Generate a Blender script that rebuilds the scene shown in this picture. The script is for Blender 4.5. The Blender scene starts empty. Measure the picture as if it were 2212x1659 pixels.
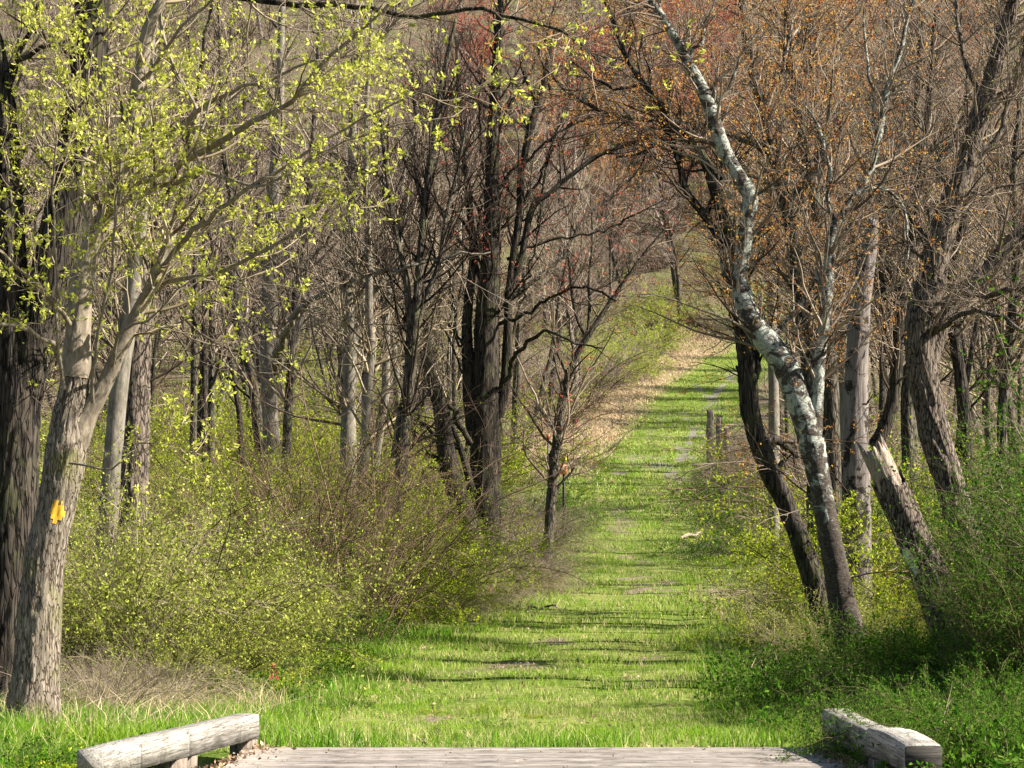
import bpy, math, numpy as np
from mathutils import Vector, Matrix

# ------------------------------------------------------------------ camera, sky, sun, exposure
scene = bpy.context.scene
COL = scene.collection
F = 5000.0                       # focal length in units of a 2212 px wide frame
TH = math.atan(213.5 / F)        # camera pitched up a little
CZ = 1.7
cam_d = bpy.data.cameras.new('camera')
cam_d.sensor_width = 36.0
cam_d.lens = F / 2212 * 36.0
cam_d.clip_start = 0.1
cam_d.clip_end = 3000
cam = bpy.data.objects.new('camera', cam_d)
cam.location = (0, 0, CZ)
cam.rotation_euler = (math.radians(90) + TH, 0, 0)
COL.objects.link(cam)
scene.camera = cam

SUN_EL, SUN_AZ = 40.0, 98.0      # azimuth clockwise from +Y (the view direction)
world = bpy.data.worlds.new('World')
scene.world = world
world.use_nodes = True
wn = world.node_tree
wn.nodes.clear()
sky = wn.nodes.new('ShaderNodeTexSky')
sky.sky_type = 'NISHITA'
sky.sun_disc = False
sky.sun_elevation = math.radians(SUN_EL)
sky.sun_rotation = math.radians(SUN_AZ)
bg = wn.nodes.new('ShaderNodeBackground')
bg.inputs['Strength'].default_value = 0.05
wo = wn.nodes.new('ShaderNodeOutputWorld')
wn.links.new(sky.outputs[0], bg.inputs['Color'])
wn.links.new(bg.outputs[0], wo.inputs['Surface'])
sd = bpy.data.lights.new('sun', 'SUN')
sd.energy = 5.0
sd.angle = math.radians(0.8)
sd.color = (1.0, 0.94, 0.84)
so = bpy.data.objects.new('sun', sd)
el, az = math.radians(SUN_EL), math.radians(SUN_AZ)
SUNV = Vector((math.sin(az) * math.cos(el), math.cos(az) * math.cos(el), math.sin(el)))
so.rotation_euler = SUNV.to_track_quat('Z', 'Y').to_euler()
so.location = (30, 10, 40)
COL.objects.link(so)
vs = scene.view_settings
vs.view_transform = 'Standard'
vs.look = 'None'
vs.gamma = 1.0
vs.use_curve_mapping = False
vs.exposure = 1.9
scene.cycles.max_bounces = 5
scene.cycles.diffuse_bounces = 2
scene.cycles.glossy_bounces = 1
scene.cycles.transmission_bounces = 3
scene.cycles.transparent_max_bounces = 4

R0 = np.random.default_rng(7)


# ------------------------------------------------------------------ general helpers
def at(px, py, Y):
    """world point seen at (px, py) of the 2212x1659 view at distance Y along the path"""
    c, s = math.cos(TH), math.sin(TH)
    u, v = px - 1106.0, 829.5 - py
    dy = c * F - s * v
    dz = s * F + c * v
    k = Y / dy
    return np.array((u * k, Y, CZ + dz * k))


def xof(px, Y):
    return (px - 1106.0) * Y / F


def norm(v):
    return v / np.maximum(np.linalg.norm(v, axis=-1, keepdims=True), 1e-9)


def mesh_from(name, V, Q=None, T=None, smooth=True):
    me = bpy.data.meshes.new(name)
    V = np.asarray(V, dtype=np.float32).reshape(-1, 3)
    me.vertices.add(len(V))
    me.vertices.foreach_set('co', V.ravel())
    nq = 0 if Q is None else len(Q)
    nt = 0 if T is None else len(T)
    loops = np.concatenate([np.asarray(a, dtype=np.int32).ravel() for a in (Q, T) if a is not None and len(a)])
    me.loops.add(len(loops))
    me.loops.foreach_set('vertex_index', loops)
    me.polygons.add(nq + nt)
    starts = np.concatenate([np.arange(nq) * 4, nq * 4 + np.arange(nt) * 3]).astype(np.int32)
    me.polygons.foreach_set('loop_start', starts)
    if smooth:
        me.polygons.foreach_set('use_smooth', np.ones(nq + nt, dtype=bool))
    me.update(calc_edges=True)
    me.validate()
    return me


class Acc:
    """collects quads and triangles for one mesh"""
    def __init__(self):
        self.V, self.Q, self.T, self.n = [], [], [], 0

    def add(self, V, Q=None, T=None):
        V = np.asarray(V, dtype=np.float32).reshape(-1, 3)
        if Q is not None and len(Q):
            self.Q.append(np.asarray(Q).reshape(-1, 4) + self.n)
        if T is not None and len(T):
            self.T.append(np.asarray(T).reshape(-1, 3) + self.n)
        self.V.append(V)
        self.n += len(V)
        return self

    def mesh(self, name, off=None, smooth=True):
        V = np.concatenate(self.V)
        if off is not None:
            V = V - np.asarray(off, dtype=np.float32)
        return mesh_from(name, V, np.concatenate(self.Q) if self.Q else None, np.concatenate(self.T) if self.T else None, smooth)


def link(name, me, mat=None, parent=None, loc=None, kind=None, label=None):
    o = bpy.data.objects.new(name, me)
    COL.objects.link(o)
    if mat is not None and me is not None and not me.materials:
        me.materials.append(mat)
    if parent is not None:
        o.parent = parent
    if loc is not None:
        o.location = loc
    if kind:
        o['kind'] = kind
    if label:
        o['label'] = label
    return o


def thing(name, label, cat, loc=(0, 0, 0), rz=0.0, group=None):
    o = bpy.data.objects.new(name, None)
    o.empty_display_size = 0.2
    COL.objects.link(o)
    o.location = loc
    o.rotation_euler = (0, 0, rz)
    o['label'] = label
    o['category'] = cat
    if group:
        o['group'] = group
    return o


def dup(src, loc, rz=0.0, sc=1.0, label=None, group=None):
    r = src.copy()
    COL.objects.link(r)
    r.location = loc
    r.rotation_euler = (0, 0, rz)
    r.scale = (sc, sc, sc)
    if label:
        r['label'] = label
    if group:
        r['group'] = group
    for ch in KIDS[src.name]:
        c = ch.copy()
        COL.objects.link(c)
        c.parent = r
    return r


KIDS = {}


def smooth_poly(pts, rad, step):
    """Catmull-Rom through pts, resampled about every step metres"""
    P = np.asarray(pts, float)
    R = np.asarray(rad, float)
    P4 = np.vstack([2 * P[0] - P[1], P, 2 * P[-1] - P[-2]])
    R4 = np.concatenate([[R[0]], R, [R[-1]]])
    out, ro = [], []
    for i in range(1, len(P4) - 2):
        n = max(2, int(np.linalg.norm(P4[i + 1] - P4[i]) / step))
        t = np.arange(n)[:, None] / n
        a, b, c, d = P4[i - 1], P4[i], P4[i + 1], P4[i + 2]
        out.append(0.5 * ((2 * b) + (c - a) * t + (2 * a - 5 * b + 4 * c - d) * t ** 2 + (3 * b - a - 3 * c + d) * t ** 3))
        tt = t[:, 0]
        ro.append(R4[i] * (1 - tt) + R4[i + 1] * tt)
    out.append(P[-1][None])
    ro.append(R[-1:])
    return np.vstack(out), np.concatenate(ro)


def resample(P, R, n):
    s = np.concatenate([[0], np.cumsum(np.linalg.norm(np.diff(P, axis=0), axis=1))])
    t = np.linspace(0, s[-1], n)
    return np.stack([np.interp(t, s, P[:, k]) for k in range(3)], 1), np.interp(t, s, R)


def frames(P):
    """P (M,K,3) -> two unit normals per point, carried along each line"""
    T = norm(np.gradient(P, axis=1))
    ref = np.where(np.abs(T[:, 0, 2:3]) < 0.9, np.array([[0, 0, 1.0]]), np.array([[1.0, 0, 0]]))
    n = norm(np.cross(T[:, 0], ref))
    N = np.empty_like(P)
    for k in range(P.shape[1]):
        n = norm(n - T[:, k] * np.sum(n * T[:, k], -1, keepdims=True))
        N[:, k] = n
    return T, N, np.cross(T, N)


def tubes(acc, P, R, sides=3):
    """many tapered tubes of equal point count"""
    if len(P) == 0:
        return
    M, K, _ = P.shape
    T, N, B = frames(P)
    a = np.arange(sides) * 2 * math.pi / sides
    V = P[:, :, None, :] + R[:, :, None, None] * (np.cos(a)[None, None, :, None] * N[:, :, None, :] + np.sin(a)[None, None, :, None] * B[:, :, None, :])
    m = np.arange(M)[:, None, None] * K * sides
    k = np.arange(K - 1)[None, :, None] * sides
    s = np.arange(sides)[None, None, :]
    s2 = (s + 1) % sides
    Q = np.stack([m + k + s, m + k + s2, m + k + sides + s2, m + k + sides + s], -1).reshape(-1, 4)
    acc.add(V.reshape(-1, 3), Q)


def grow(P, R, n, tr, ang, ln, rr, K, wob, up, rng, rmax=1.0, rmin=0.0, taper=0.25, shrink=0.6, bias=None):
    """n child lines from parent lines P (N,p,3), R (N,p)"""
    N, p, _ = P.shape
    L = np.linalg.norm(np.diff(P, axis=1), axis=2).sum(1)
    idx = rng.choice(N, n, p=L / L.sum())
    t = rng.uniform(tr[0], tr[1], n)
    f = t * (p - 1)
    i = np.minimum(f.astype(int), p - 2)
    w = (f - i)[:, None]
    base = P[idx, i] * (1 - w) + P[idx, i + 1] * w
    rad = R[idx, i] * (1 - w[:, 0]) + R[idx, i + 1] * w[:, 0]
    tan = norm(P[idx, i + 1] - P[idx, i])
    perp = norm(np.cross(tan, rng.normal(size=(n, 3))))
    a = np.radians(rng.uniform(ang[0], ang[1], n))[:, None]
    d = norm(tan * np.cos(a) + perp * np.sin(a))
    if bias is not None:
        d = norm(d + np.asarray(bias)[None] * rng.uniform(0.3, 1.0, (n, 1)))
    length = rng.uniform(ln[0], ln[1], n) * (1 - shrink * t)
    step = (length / (K - 1))[:, None]
    out = np.empty((n, K, 3))
    out[:, 0] = base
    for k in range(1, K):
        d = norm(d + wob * rng.normal(size=(n, 3)) + np.array([0, 0, up]))
        out[:, k] = out[:, k - 1] + d * step
    r0 = np.clip(rad * rr * rng.uniform(0.7, 1.1, n), rmin, rmax)
    Rr = r0[:, None] * np.linspace(1, taper, K)[None]
    return out, Rr


def leaf_quads(acc, C, D, size, width, rng, n_per=1, spread=0.6, droop=0.0, jitter=0.0):
    """leaf-shaped quads at points C, roughly along D"""
    C = np.repeat(C, n_per, 0)
    D = np.repeat(D, n_per, 0)
    n = len(C)
    if jitter:
        C = C + rng.normal(size=(n, 3)) * jitter
    d = norm(D + spread * rng.normal(size=(n, 3)) + np.array([0, 0, -droop]))
    side = norm(np.cross(d, rng.normal(size=(n, 3))))
    nr = np.cross(d, side)
    s = (size * rng.uniform(0.6, 1.3, n))[:, None]
    w = s * width
    V = np.stack([C, C + d * s * 0.45 + side * w * 0.5 + nr * s * 0.06, C + d * s, C + d * s * 0.45 - side * w * 0.5 + nr * s * 0.06], 1)
    acc.add(V.reshape(-1, 3), np.arange(n * 4).reshape(n, 4))


def vnoise(u, v, pu, seed):
    """value noise, periodic in u with pu cells"""
    rs = np.random.default_rng(seed)
    G = rs.random((pu, 4096))
    iu = np.floor(u).astype(int)
    iv = np.floor(v).astype(int)
    fu, fv = u - iu, v - iv
    fu = fu * fu * (3 - 2 * fu)
    fv = fv * fv * (3 - 2 * fv)
    a, b = iu % pu, (iu + 1) % pu
    c, d = iv % 4096, (iv + 1) % 4096
    return (G[a, c] * (1 - fu) + G[b, c] * fu) * (1 - fv) + (G[a, d] * (1 - fu) + G[b, d] * fu) * fv


def trunk_arrays(P, R, sides, step, furrow, cell, seed, lump=0.06, flare=0.0, jag=0.0, cap=False, horiz=False):
    """one detailed bark tube with real furrows"""
    P, R = smooth_poly(P, R, step)
    if flare:
        z = P[:, 2] - P[0, 2]
        R = R * (1 + flare * np.exp(-z / 0.35))
    K = len(P)
    _, N, B = frames(P[None])
    N, B = N[0], B[0]
    s = np.concatenate([[0], np.cumsum(np.linalg.norm(np.diff(P, axis=0), axis=1))])
    th = np.arange(sides) / sides
    U, S = np.meshgrid(th, s)
    pu = max(6, int(2 * math.pi * R.mean() / cell))
    warp = 0.8 * (vnoise(U * 5, S * 2.2, 5, seed + 9) - 0.5)
    ru = (U * pu + warp * 2.0) 
    st = cell * (0.7 if horiz else 4.5)
    if horiz:
        ru = U * max(5, pu // 4)
        n1 = vnoise(ru, S / st, max(5, pu // 4), seed)
    else:
        n1 = vnoise(ru, S / st + 3 * vnoise(U * pu, S * 0, pu, seed + 5), pu, seed)
    ridge = 1 - np.abs(2 * n1 - 1) ** 0.8
    n2 = vnoise(U * pu * 2, S / (st * 0.45), pu * 2, seed + 1)
    disp = furrow * (ridge * 0.9 + 0.5 * n2 - 0.8)
    lum = lump * R[:, None] * 2 * (vnoise(U * 4, S * 1.6, 4, seed + 2) - 0.5)
    rr = R[:, None] + disp + lum
    if flare:
        z = (P[:, 2] - P[0, 2])[:, None]
        rr = rr * (1 + flare * 0.5 * np.exp(-z / 0.3) * (2 * vnoise(U * 6, S * 0.3, 6, seed + 4) - 1))
    a = U * 2 * math.pi
    V = P[:, None, :] + rr[..., None] * (np.cos(a)[..., None] * N[:, None, :] + np.sin(a)[..., None] * B[:, None, :])
    if jag:
        T = norm(P[-1] - P[-3])
        j = jag * (vnoise(th * 9, th * 0, 9, seed + 7) * 0.75 + 0.25 * np.random.default_rng(seed).random(sides))
        V[-1] = V[-1] + T[None] * j[:, None]
        V[-2] = V[-2] + T[None] * j[:, None] * 0.5
    k = np.arange(K - 1)[:, None] * sides
    q = np.arange(sides)[None]
    q2 = (q + 1) % sides
    Q = np.stack([k + q, k + q2, k + sides + q2, k + sides + q], -1).reshape(-1, 4)
    V = V.reshape(-1, 3)
    if cap:
        c = P[-1] - norm(P[-1] - P[-3]) * (0.12 if jag else 0.0)
        V = np.vstack([V, c[None]])
        top = (K - 1) * sides
        tq = np.arange(sides)
        T3 = np.stack([top + tq, top + (tq + 1) % sides, np.full(sides, len(V) - 1)], 1)
        return V, Q, T3
    return V, Q, None


# ------------------------------------------------------------------ materials
def new_mat(name):
    m = bpy.data.materials.new(name)
    m.use_nodes = True
    nt = m.node_tree
    nt.nodes.clear()
    out = nt.nodes.new('ShaderNodeOutputMaterial')
    return m, nt, out


def N(nt, t, **kw):
    n = nt.nodes.new(t)
    for k, v in kw.items():
        if k in n.inputs:
            n.inputs[k].default_value = v
        else:
            setattr(n, k, v)
    return n


def ramp(nt, src, stops):
    r = nt.nodes.new('ShaderNodeValToRGB')
    e = r.color_ramp.elements
    while len(e) < len(stops):
        e.new(0.5)
    for i, (p, c) in enumerate(stops):
        e[i].position = p
        e[i].color = (*c, 1) if len(c) == 3 else c
    nt.links.new(src, r.inputs[0])
    return r.outputs[0]


def mixc(nt, fac, a, b):
    m = nt.nodes.new('ShaderNodeMix')
    m.data_type = 'RGBA'
    for s, v in ((0, fac), (6, a), (7, b)):
        if isinstance(v, (int, float)):
            m.inputs[s].default_value = v
        elif isinstance(v, tuple):
            m.inputs[s].default_value = (*v, 1)
        else:
            nt.links.new(v, m.inputs[s])
    return m.outputs[2]


def coords(nt, scale):
    tc = nt.nodes.new('ShaderNodeTexCoord')
    mp = nt.nodes.new('ShaderNodeMapping')
    mp.inputs['Scale'].default_value = scale
    nt.links.new(tc.outputs['Object'], mp.inputs[0])
    return mp.outputs[0]


def noise(nt, vec, scale, detail=4, rough=0.6, dist=0.0):
    n = N(nt, 'ShaderNodeTexNoise', Scale=scale, Detail=detail, Roughness=rough, Distortion=dist)
    if vec is not None:
        nt.links.new(vec, n.inputs['Vector'])
    return n.outputs[0]


def bark(name, dark, light, fine=22.0, stretch=0.16, patch=None, patch_lo=0.55, patch_hi=0.62, patch_scale=6.0, moss=None, bump=1.0, plate=0.0, crack=None, ck_hi=0.2, zfade=None):
    m, nt, out = new_mat(name)
    v = coords(nt, (1, 1, stretch))
    v2 = coords(nt, (1, 1, 1))
    n1 = noise(nt, v, fine, 6, 0.7, 0.4)
    col = ramp(nt, n1, [(0.34, dark), (0.52, tuple(0.5 * (a + b) for a, b in zip(dark, light))), (0.66, light)])
    big = noise(nt, v2, 2.3, 3)
    col = mixc(nt, ramp(nt, big, [(0.35, (0, 0, 0)), (0.7, (0.5, 0.5, 0.5))]), col, tuple(0.6 * (a + b) / 2 for a, b in zip(dark, light)))
    height = n1
    if plate:
        wv = nt.nodes.new('ShaderNodeVectorMath')
        wv.operation = 'MULTIPLY_ADD'
        nn = N(nt, 'ShaderNodeTexNoise', Scale=plate * 0.35, Detail=3)
        nt.links.new(v, nn.inputs['Vector'])
        nt.links.new(nn.outputs[1], wv.inputs[0])
        wv.inputs[1].default_value = (2.6 / plate,) * 3
        nt.links.new(v, wv.inputs[2])
        vo = N(nt, 'ShaderNodeTexVoronoi', Scale=plate)
        vo.feature = 'DISTANCE_TO_EDGE'
        nt.links.new(wv.outputs[0], vo.inputs['Vector'])
        md = N(nt, 'ShaderNodeMath', operation='MULTIPLY_ADD')
        nt.links.new(noise(nt, v, plate * 0.55, 4, 0.7), md.inputs[0])
        md.inputs[1].default_value = 0.55
        md.inputs[2].default_value = -0.25
        m2 = N(nt, 'ShaderNodeMath', operation='ADD')
        nt.links.new(md.outputs[0], m2.inputs[0])
        nt.links.new(vo.outputs['Distance'], m2.inputs[1])
        ck = ramp(nt, m2.outputs[0], [(0.02, (0, 0, 0)), (ck_hi, (1, 1, 1))])
        col = mixc(nt, ck, crack or tuple(c * 0.35 for c in dark), col)
        ad = N(nt, 'ShaderNodeMath', operation='MULTIPLY_ADD')
        nt.links.new(n1, ad.inputs[0])
        ad.inputs[1].default_value = 0.6
        nt.links.new(ck, ad.inputs[2])
        height = ad.outputs[0]
    if moss:
        mz = noise(nt, v2, 3.1, 4)
        col = mixc(nt, ramp(nt, mz, [(0.52, (0, 0, 0)), (0.68, (0.6, 0.6, 0.6))]), col, moss)
    if patch:
        pz = noise(nt, v2, patch_scale, 8, 0.75, 0.8)
        if zfade:
            sp = nt.nodes.new('ShaderNodeSeparateXYZ')
            nt.links.new(v2, sp.inputs[0])
            mr = N(nt, 'ShaderNodeMapRange')
            for i_, x_ in enumerate((zfade[0], zfade[1], zfade[2], 0.0)):
                mr.inputs[i_ + 1].default_value = x_
            nt.links.new(sp.outputs[2], mr.inputs[0])
            ad2 = N(nt, 'ShaderNodeMath', operation='ADD')
            nt.links.new(pz, ad2.inputs[0])
            nt.links.new(mr.outputs[0], ad2.inputs[1])
            pz = ad2.outputs[0]
        pc = mixc(nt, ramp(nt, noise(nt, v2, 45, 4, 0.7), [(0.35, (0, 0, 0)), (0.6, (1, 1, 1))]), tuple(c * 0.45 for c in patch), patch)
        col = mixc(nt, ramp(nt, pz, [(patch_lo, (0, 0, 0)), (patch_hi, (1, 1, 1))]), col, pc)
    b = N(nt, 'ShaderNodeBsdfPrincipled', Roughness=0.9)
    b.inputs['Specular IOR Level'].default_value = 0.15
    nt.links.new(col, b.inputs['Base Color'])
    bp = N(nt, 'ShaderNodeBump', Strength=bump, Distance=0.015)
    nt.links.new(height, bp.inputs['Height'])
    nt.links.new(bp.outputs[0], b.inputs['Normal'])
    nt.links.new(b.outputs[0], out.inputs[0])
    return m


def twig(name, a, b):
    m, nt, out = new_mat(name)
    g = nt.nodes.new('ShaderNodeNewGeometry')
    col = ramp(nt, g.outputs['Random Per Island'], [(0.0, a), (1.0, b)])
    d = N(nt, 'ShaderNodeBsdfDiffuse')
    nt.links.new(col, d.inputs[0])
    nt.links.new(d.outputs[0], out.inputs[0])
    return m


def leafm(name, stops, trans=0.45, patch=None, gloss=0.0):
    m, nt, out = new_mat(name)
    g = nt.nodes.new('ShaderNodeNewGeometry')
    col = ramp(nt, g.outputs['Random Per Island'], stops)
    if patch:
        pz = noise(nt, g.outputs['Position'], patch[1], 3)
        col = mixc(nt, ramp(nt, pz, [(patch[2], (0, 0, 0)), (patch[3], (1, 1, 1))]), col, patch[0])
    d = N(nt, 'ShaderNodeBsdfDiffuse')
    t = N(nt, 'ShaderNodeBsdfTranslucent')
    nt.links.new(col, d.inputs[0])
    nt.links.new(col, t.inputs[0])
    mx = N(nt, 'ShaderNodeMixShader', Fac=trans)
    nt.links.new(d.outputs[0], mx.inputs[1])
    nt.links.new(t.outputs[0], mx.inputs[2])
    nt.links.new(mx.outputs[0], out.inputs[0])
    return m


M = {}
M['bark_dark'] = bark('dark_furrowed_bark', (0.0124, 0.0099, 0.0074), (0.093, 0.0744, 0.0558), 30, 0.13, moss=(0.06, 0.065, 0.025), plate=26, ck_hi=0.16)
M['bark_mid'] = bark('grey_brown_bark', (0.0372, 0.031, 0.0223), (0.1674, 0.1395, 0.1054), 34, 0.22, moss=(0.10, 0.105, 0.05), plate=20)
M['bark_maple'] = bark('scaly_tan_bark', (0.0972, 0.0785, 0.0598), (0.3441, 0.2842, 0.2169), 50, 0.17, moss=(0.15, 0.15, 0.04), patch=(0.36, 0.19, 0.095), patch_lo=0.69, patch_hi=0.71, patch_scale=2.7, plate=50, crack=(0.07, 0.052, 0.036), ck_hi=0.12)
M['bark_limb'] = bark('smooth_limb_bark', (0.102, 0.0816, 0.0578), (0.3128, 0.2584, 0.1904), 30, 0.4, bump=0.5)
M['bark_pale'] = bark('pale_smooth_bark', (0.0864, 0.072, 0.0562), (0.2592, 0.2268, 0.18), 20, 0.4, bump=0.5, moss=(0.15, 0.15, 0.09), patch=(0.06, 0.05, 0.04), patch_lo=0.62, patch_hi=0.66, patch_scale=5)
M['bark_walnut'] = bark('deep_ridged_bark', (0.063, 0.049, 0.0364), (0.252, 0.1995, 0.154), 40, 0.22, plate=30, crack=(0.022, 0.016, 0.012), ck_hi=0.16)
M['bark_cherry'] = bark('black_cherry_bark', (0.0165, 0.0135, 0.0105), (0.1125, 0.09, 0.0713), 24, 2.6, patch=(0.36, 0.37, 0.31), patch_lo=0.47, patch_hi=0.53, patch_scale=6.5, bump=1.0, zfade=(0.9, 2.7, -0.17))
M['deadwood'] = bark('bleached_dead_wood', (0.112, 0.08, 0.056), (0.464, 0.376, 0.296), 42, 0.07, bump=1.0)
M['snag'] = bark('stripped_snag_wood', (0.0806, 0.0682, 0.062), (0.2604, 0.2201, 0.1922), 24, 0.1, patch=(0.03, 0.024, 0.02), patch_lo=0.52, patch_hi=0.55, patch_scale=3.2)
M['twig_dark'] = twig('dark_twigs', (0.009, 0.0066, 0.0054), (0.072, 0.0558, 0.042))
M['twig_mid'] = twig('grey_brown_twigs', (0.0467, 0.034, 0.0255), (0.289, 0.2295, 0.17))
M['twig_tan'] = twig('tan_twigs', (0.096, 0.072, 0.044), (0.4, 0.328, 0.224))
M['twig_far'] = twig('hillside_twigs', (0.0486, 0.035, 0.0273), (0.3499, 0.2673, 0.2187))
M['twig_red'] = twig('reddish_twigs', (0.045, 0.0288, 0.0198), (0.216, 0.1484, 0.099))
M['twig_olive'] = twig('olive_canes', (0.06, 0.056, 0.024), (0.184, 0.16, 0.072))
Y_ = [(0.0, (0.24, 0.27, 0.03)), (0.5, (0.42, 0.44, 0.06)), (1.0, (0.62, 0.60, 0.17))]
M['leaf_spring'] = leafm('spring_leaves', Y_, 0.5)
M['leaf_yellow'] = leafm('yellow_green_leaves', [(0.0, (0.12, 0.18, 0.008)), (0.6, (0.32, 0.38, 0.018)), (1.0, (0.42, 0.47, 0.05))], 0.45)
M['leaf_pale'] = leafm('pale_green_leaves', [(0.0, (0.11, 0.15, 0.015)), (0.6, (0.27, 0.31, 0.04)), (1.0, (0.46, 0.47, 0.11))], 0.4)
M['leaf_green'] = leafm('green_leaves', [(0.0, (0.02, 0.065, 0.005)), (0.6, (0.055, 0.135, 0.01)), (1.0, (0.14, 0.24, 0.03))], 0.4)
M['leaf_far'] = leafm('hill_shrub_leaves', [(0.0, (0.18, 0.27, 0.02)), (0.6, (0.36, 0.44, 0.04)), (1.0, (0.46, 0.42, 0.1))], 0.4)
M['bud_orange'] = leafm('orange_brown_buds', [(0.0, (0.30, 0.075, 0.03)), (0.45, (0.42, 0.19, 0.05)), (1.0, (0.5, 0.36, 0.10))], 0.4)
M['bud_red'] = leafm('red_maple_flowers', [(0.0, (0.32, 0.05, 0.035)), (0.6, (0.46, 0.11, 0.065)), (1.0, (0.5, 0.25, 0.14))], 0.4)
M['under'] = leafm('woodland_undergrowth', [(0.0, (0.09, 0.11, 0.03)), (0.35, (0.16, 0.17, 0.05)), (0.5, (0.2, 0.14, 0.09)), (1.0, (0.42, 0.32, 0.23))], 0.3)
M['dry_leaf'] = leafm('dry_oak_leaves', [(0.0, (0.3, 0.07, 0.03)), (1.0, (0.5, 0.2, 0.08))], 0.3)
M['litter'] = leafm('leaf_litter', [(0.0, (0.14, 0.085, 0.05)), (0.6, (0.30, 0.2, 0.13)), (1.0, (0.5, 0.38, 0.27))], 0.2)

# grass: blade colour varies blade to blade and in drifts; some blades are last year's straw
def grass_mat(name, greens, straw_at):
    m, nt, out = new_mat(name)
    g = nt.nodes.new('ShaderNodeNewGeometry')
    r = g.outputs['Random Per Island']
    c1 = ramp(nt, r, greens)
    p1 = noise(nt, g.outputs['Position'], 0.55, 4)
    p2 = noise(nt, g.outputs['Position'], 2.6, 3)
    c1 = mixc(nt, ramp(nt, p1, [(0.42, (0, 0, 0)), (0.62, (0.8, 0.8, 0.8))]), c1, (0.19, 0.30, 0.022))
    straw = ramp(nt, r, [(0.0, (0.42, 0.35, 0.17)), (1.0, (0.62, 0.5, 0.28))])
    ml = N(nt, 'ShaderNodeMath', operation='MULTIPLY')
    nt.links.new(ramp(nt, r, [(straw_at, (0, 0, 0)), (straw_at + 0.02, (1, 1, 1))]), ml.inputs[0])
    nt.links.new(ramp(nt, p2, [(0.40, (0, 0, 0)), (0.62, (1, 1, 1))]), ml.inputs[1])
    col = mixc(nt, ml.outputs[0], c1, straw)
    d = N(nt, 'ShaderNodeBsdfDiffuse')
    t = N(nt, 'ShaderNodeBsdfTranslucent')
    nt.links.new(col, d.inputs[0])
    nt.links.new(col, t.inputs[0])
    mx = N(nt, 'ShaderNodeMixShader', Fac=0.4)
    nt.links.new(d.outputs[0], mx.inputs[1])
    nt.links.new(t.outputs[0], mx.inputs[2])
    nt.links.new(mx.outputs[0], out.inputs[0])
    return m


M['grass'] = grass_mat('green_grass', [(0.0, (0.035, 0.12, 0.008)), (0.5, (0.10, 0.23, 0.015)), (1.0, (0.24, 0.38, 0.05))], 0.8)
M['grass_short'] = grass_mat('mown_grass', [(0.0, (0.07, 0.16, 0.01)), (0.5, (0.17, 0.30, 0.018)), (1.0, (0.31, 0.42, 0.055))], 0.55)
M['straw'] = leafm('dead_grass', [(0.0, (0.34, 0.25, 0.14)), (0.7, (0.55, 0.42, 0.26)), (1.0, (0.68, 0.54, 0.37))], 0.3)


def plain(name, col, rough=0.8, metal=0.0):
    m, nt, out = new_mat(name)
    b = N(nt, 'ShaderNodeBsdfPrincipled', Roughness=rough, Metallic=metal)
    v = coords(nt, (1, 1, 1))
    c = mixc(nt, ramp(nt, noise(nt, v, 30, 4), [(0.35, (0, 0, 0)), (0.7, (1, 1, 1))]), tuple(x * 0.7 for x in col), col)
    nt.links.new(c, b.inputs['Base Color'])
    nt.links.new(b.outputs[0], out.inputs[0])
    return m


def timber_mat(name, light, dark, axis):
    """weathered timber; grain runs along the given local axis"""
    m, nt, out = new_mat(name)
    sc = [9.0, 9.0, 9.0]
    sc[axis] = 0.55
    v = coords(nt, tuple(sc))
    v2 = coords(nt, (1, 1, 1))
    oi = nt.nodes.new('ShaderNodeObjectInfo')
    va = nt.nodes.new('ShaderNodeVectorMath')
    va.operation = 'ADD'
    mul = nt.nodes.new('ShaderNodeVectorMath')
    mul.operation = 'SCALE'
    mul.inputs[0].default_value = (31, 17, 23)
    nt.links.new(oi.outputs['Random'], mul.inputs['Scale'])
    nt.links.new(v, va.inputs[0])
    nt.links.new(mul.outputs[0], va.inputs[1])
    g = noise(nt, va.outputs[0], 6, 6, 0.7, 1.2)
    col = ramp(nt, g, [(0.28, tuple(c * 0.42 for c in dark)), (0.4, dark), (0.68, light)])
    st = noise(nt, v2, 4.2, 5, 0.65, 0.4)
    col = mixc(nt, ramp(nt, st, [(0.5, (0, 0, 0)), (0.7, (0.75, 0.75, 0.75))]), col, tuple(c * 0.45 for c in dark))
    sc2 = [26.0, 26.0, 26.0]
    sc2[axis] = 0.9
    ckn = noise(nt, coords(nt, tuple(sc2)), 1.6, 2, 0.5, 0.5)
    chk = ramp(nt, ckn, [(0.465, (0, 0, 0)), (0.485, (1, 1, 1)), (0.497, (1, 1, 1)), (0.515, (0, 0, 0))])
    col = mixc(nt, chk, col, tuple(c * 0.55 for c in dark))
    hsv = nt.nodes.new('ShaderNodeHueSaturation')
    mr = N(nt, 'ShaderNodeMapRange')
    mr.inputs['To Min'].default_value = 0.8
    mr.inputs['To Max'].default_value = 1.15
    nt.links.new(oi.outputs['Random'], mr.inputs[0])
    nt.links.new(mr.outputs[0], hsv.inputs['Value'])
    nt.links.new(col, hsv.inputs['Color'])
    b = N(nt, 'ShaderNodeBsdfPrincipled', Roughness=0.85)
    b.inputs['Specular IOR Level'].default_value = 0.2
    nt.links.new(hsv.outputs[0], b.inputs['Base Color'])
    bp = N(nt, 'ShaderNodeBump', Strength=0.5, Distance=0.003)
    nt.links.new(g, bp.inputs['Height'])
    nt.links.new(bp.outputs[0], b.inputs['Normal'])
    nt.links.new(b.outputs[0], out.inputs[0])
    return m


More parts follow.
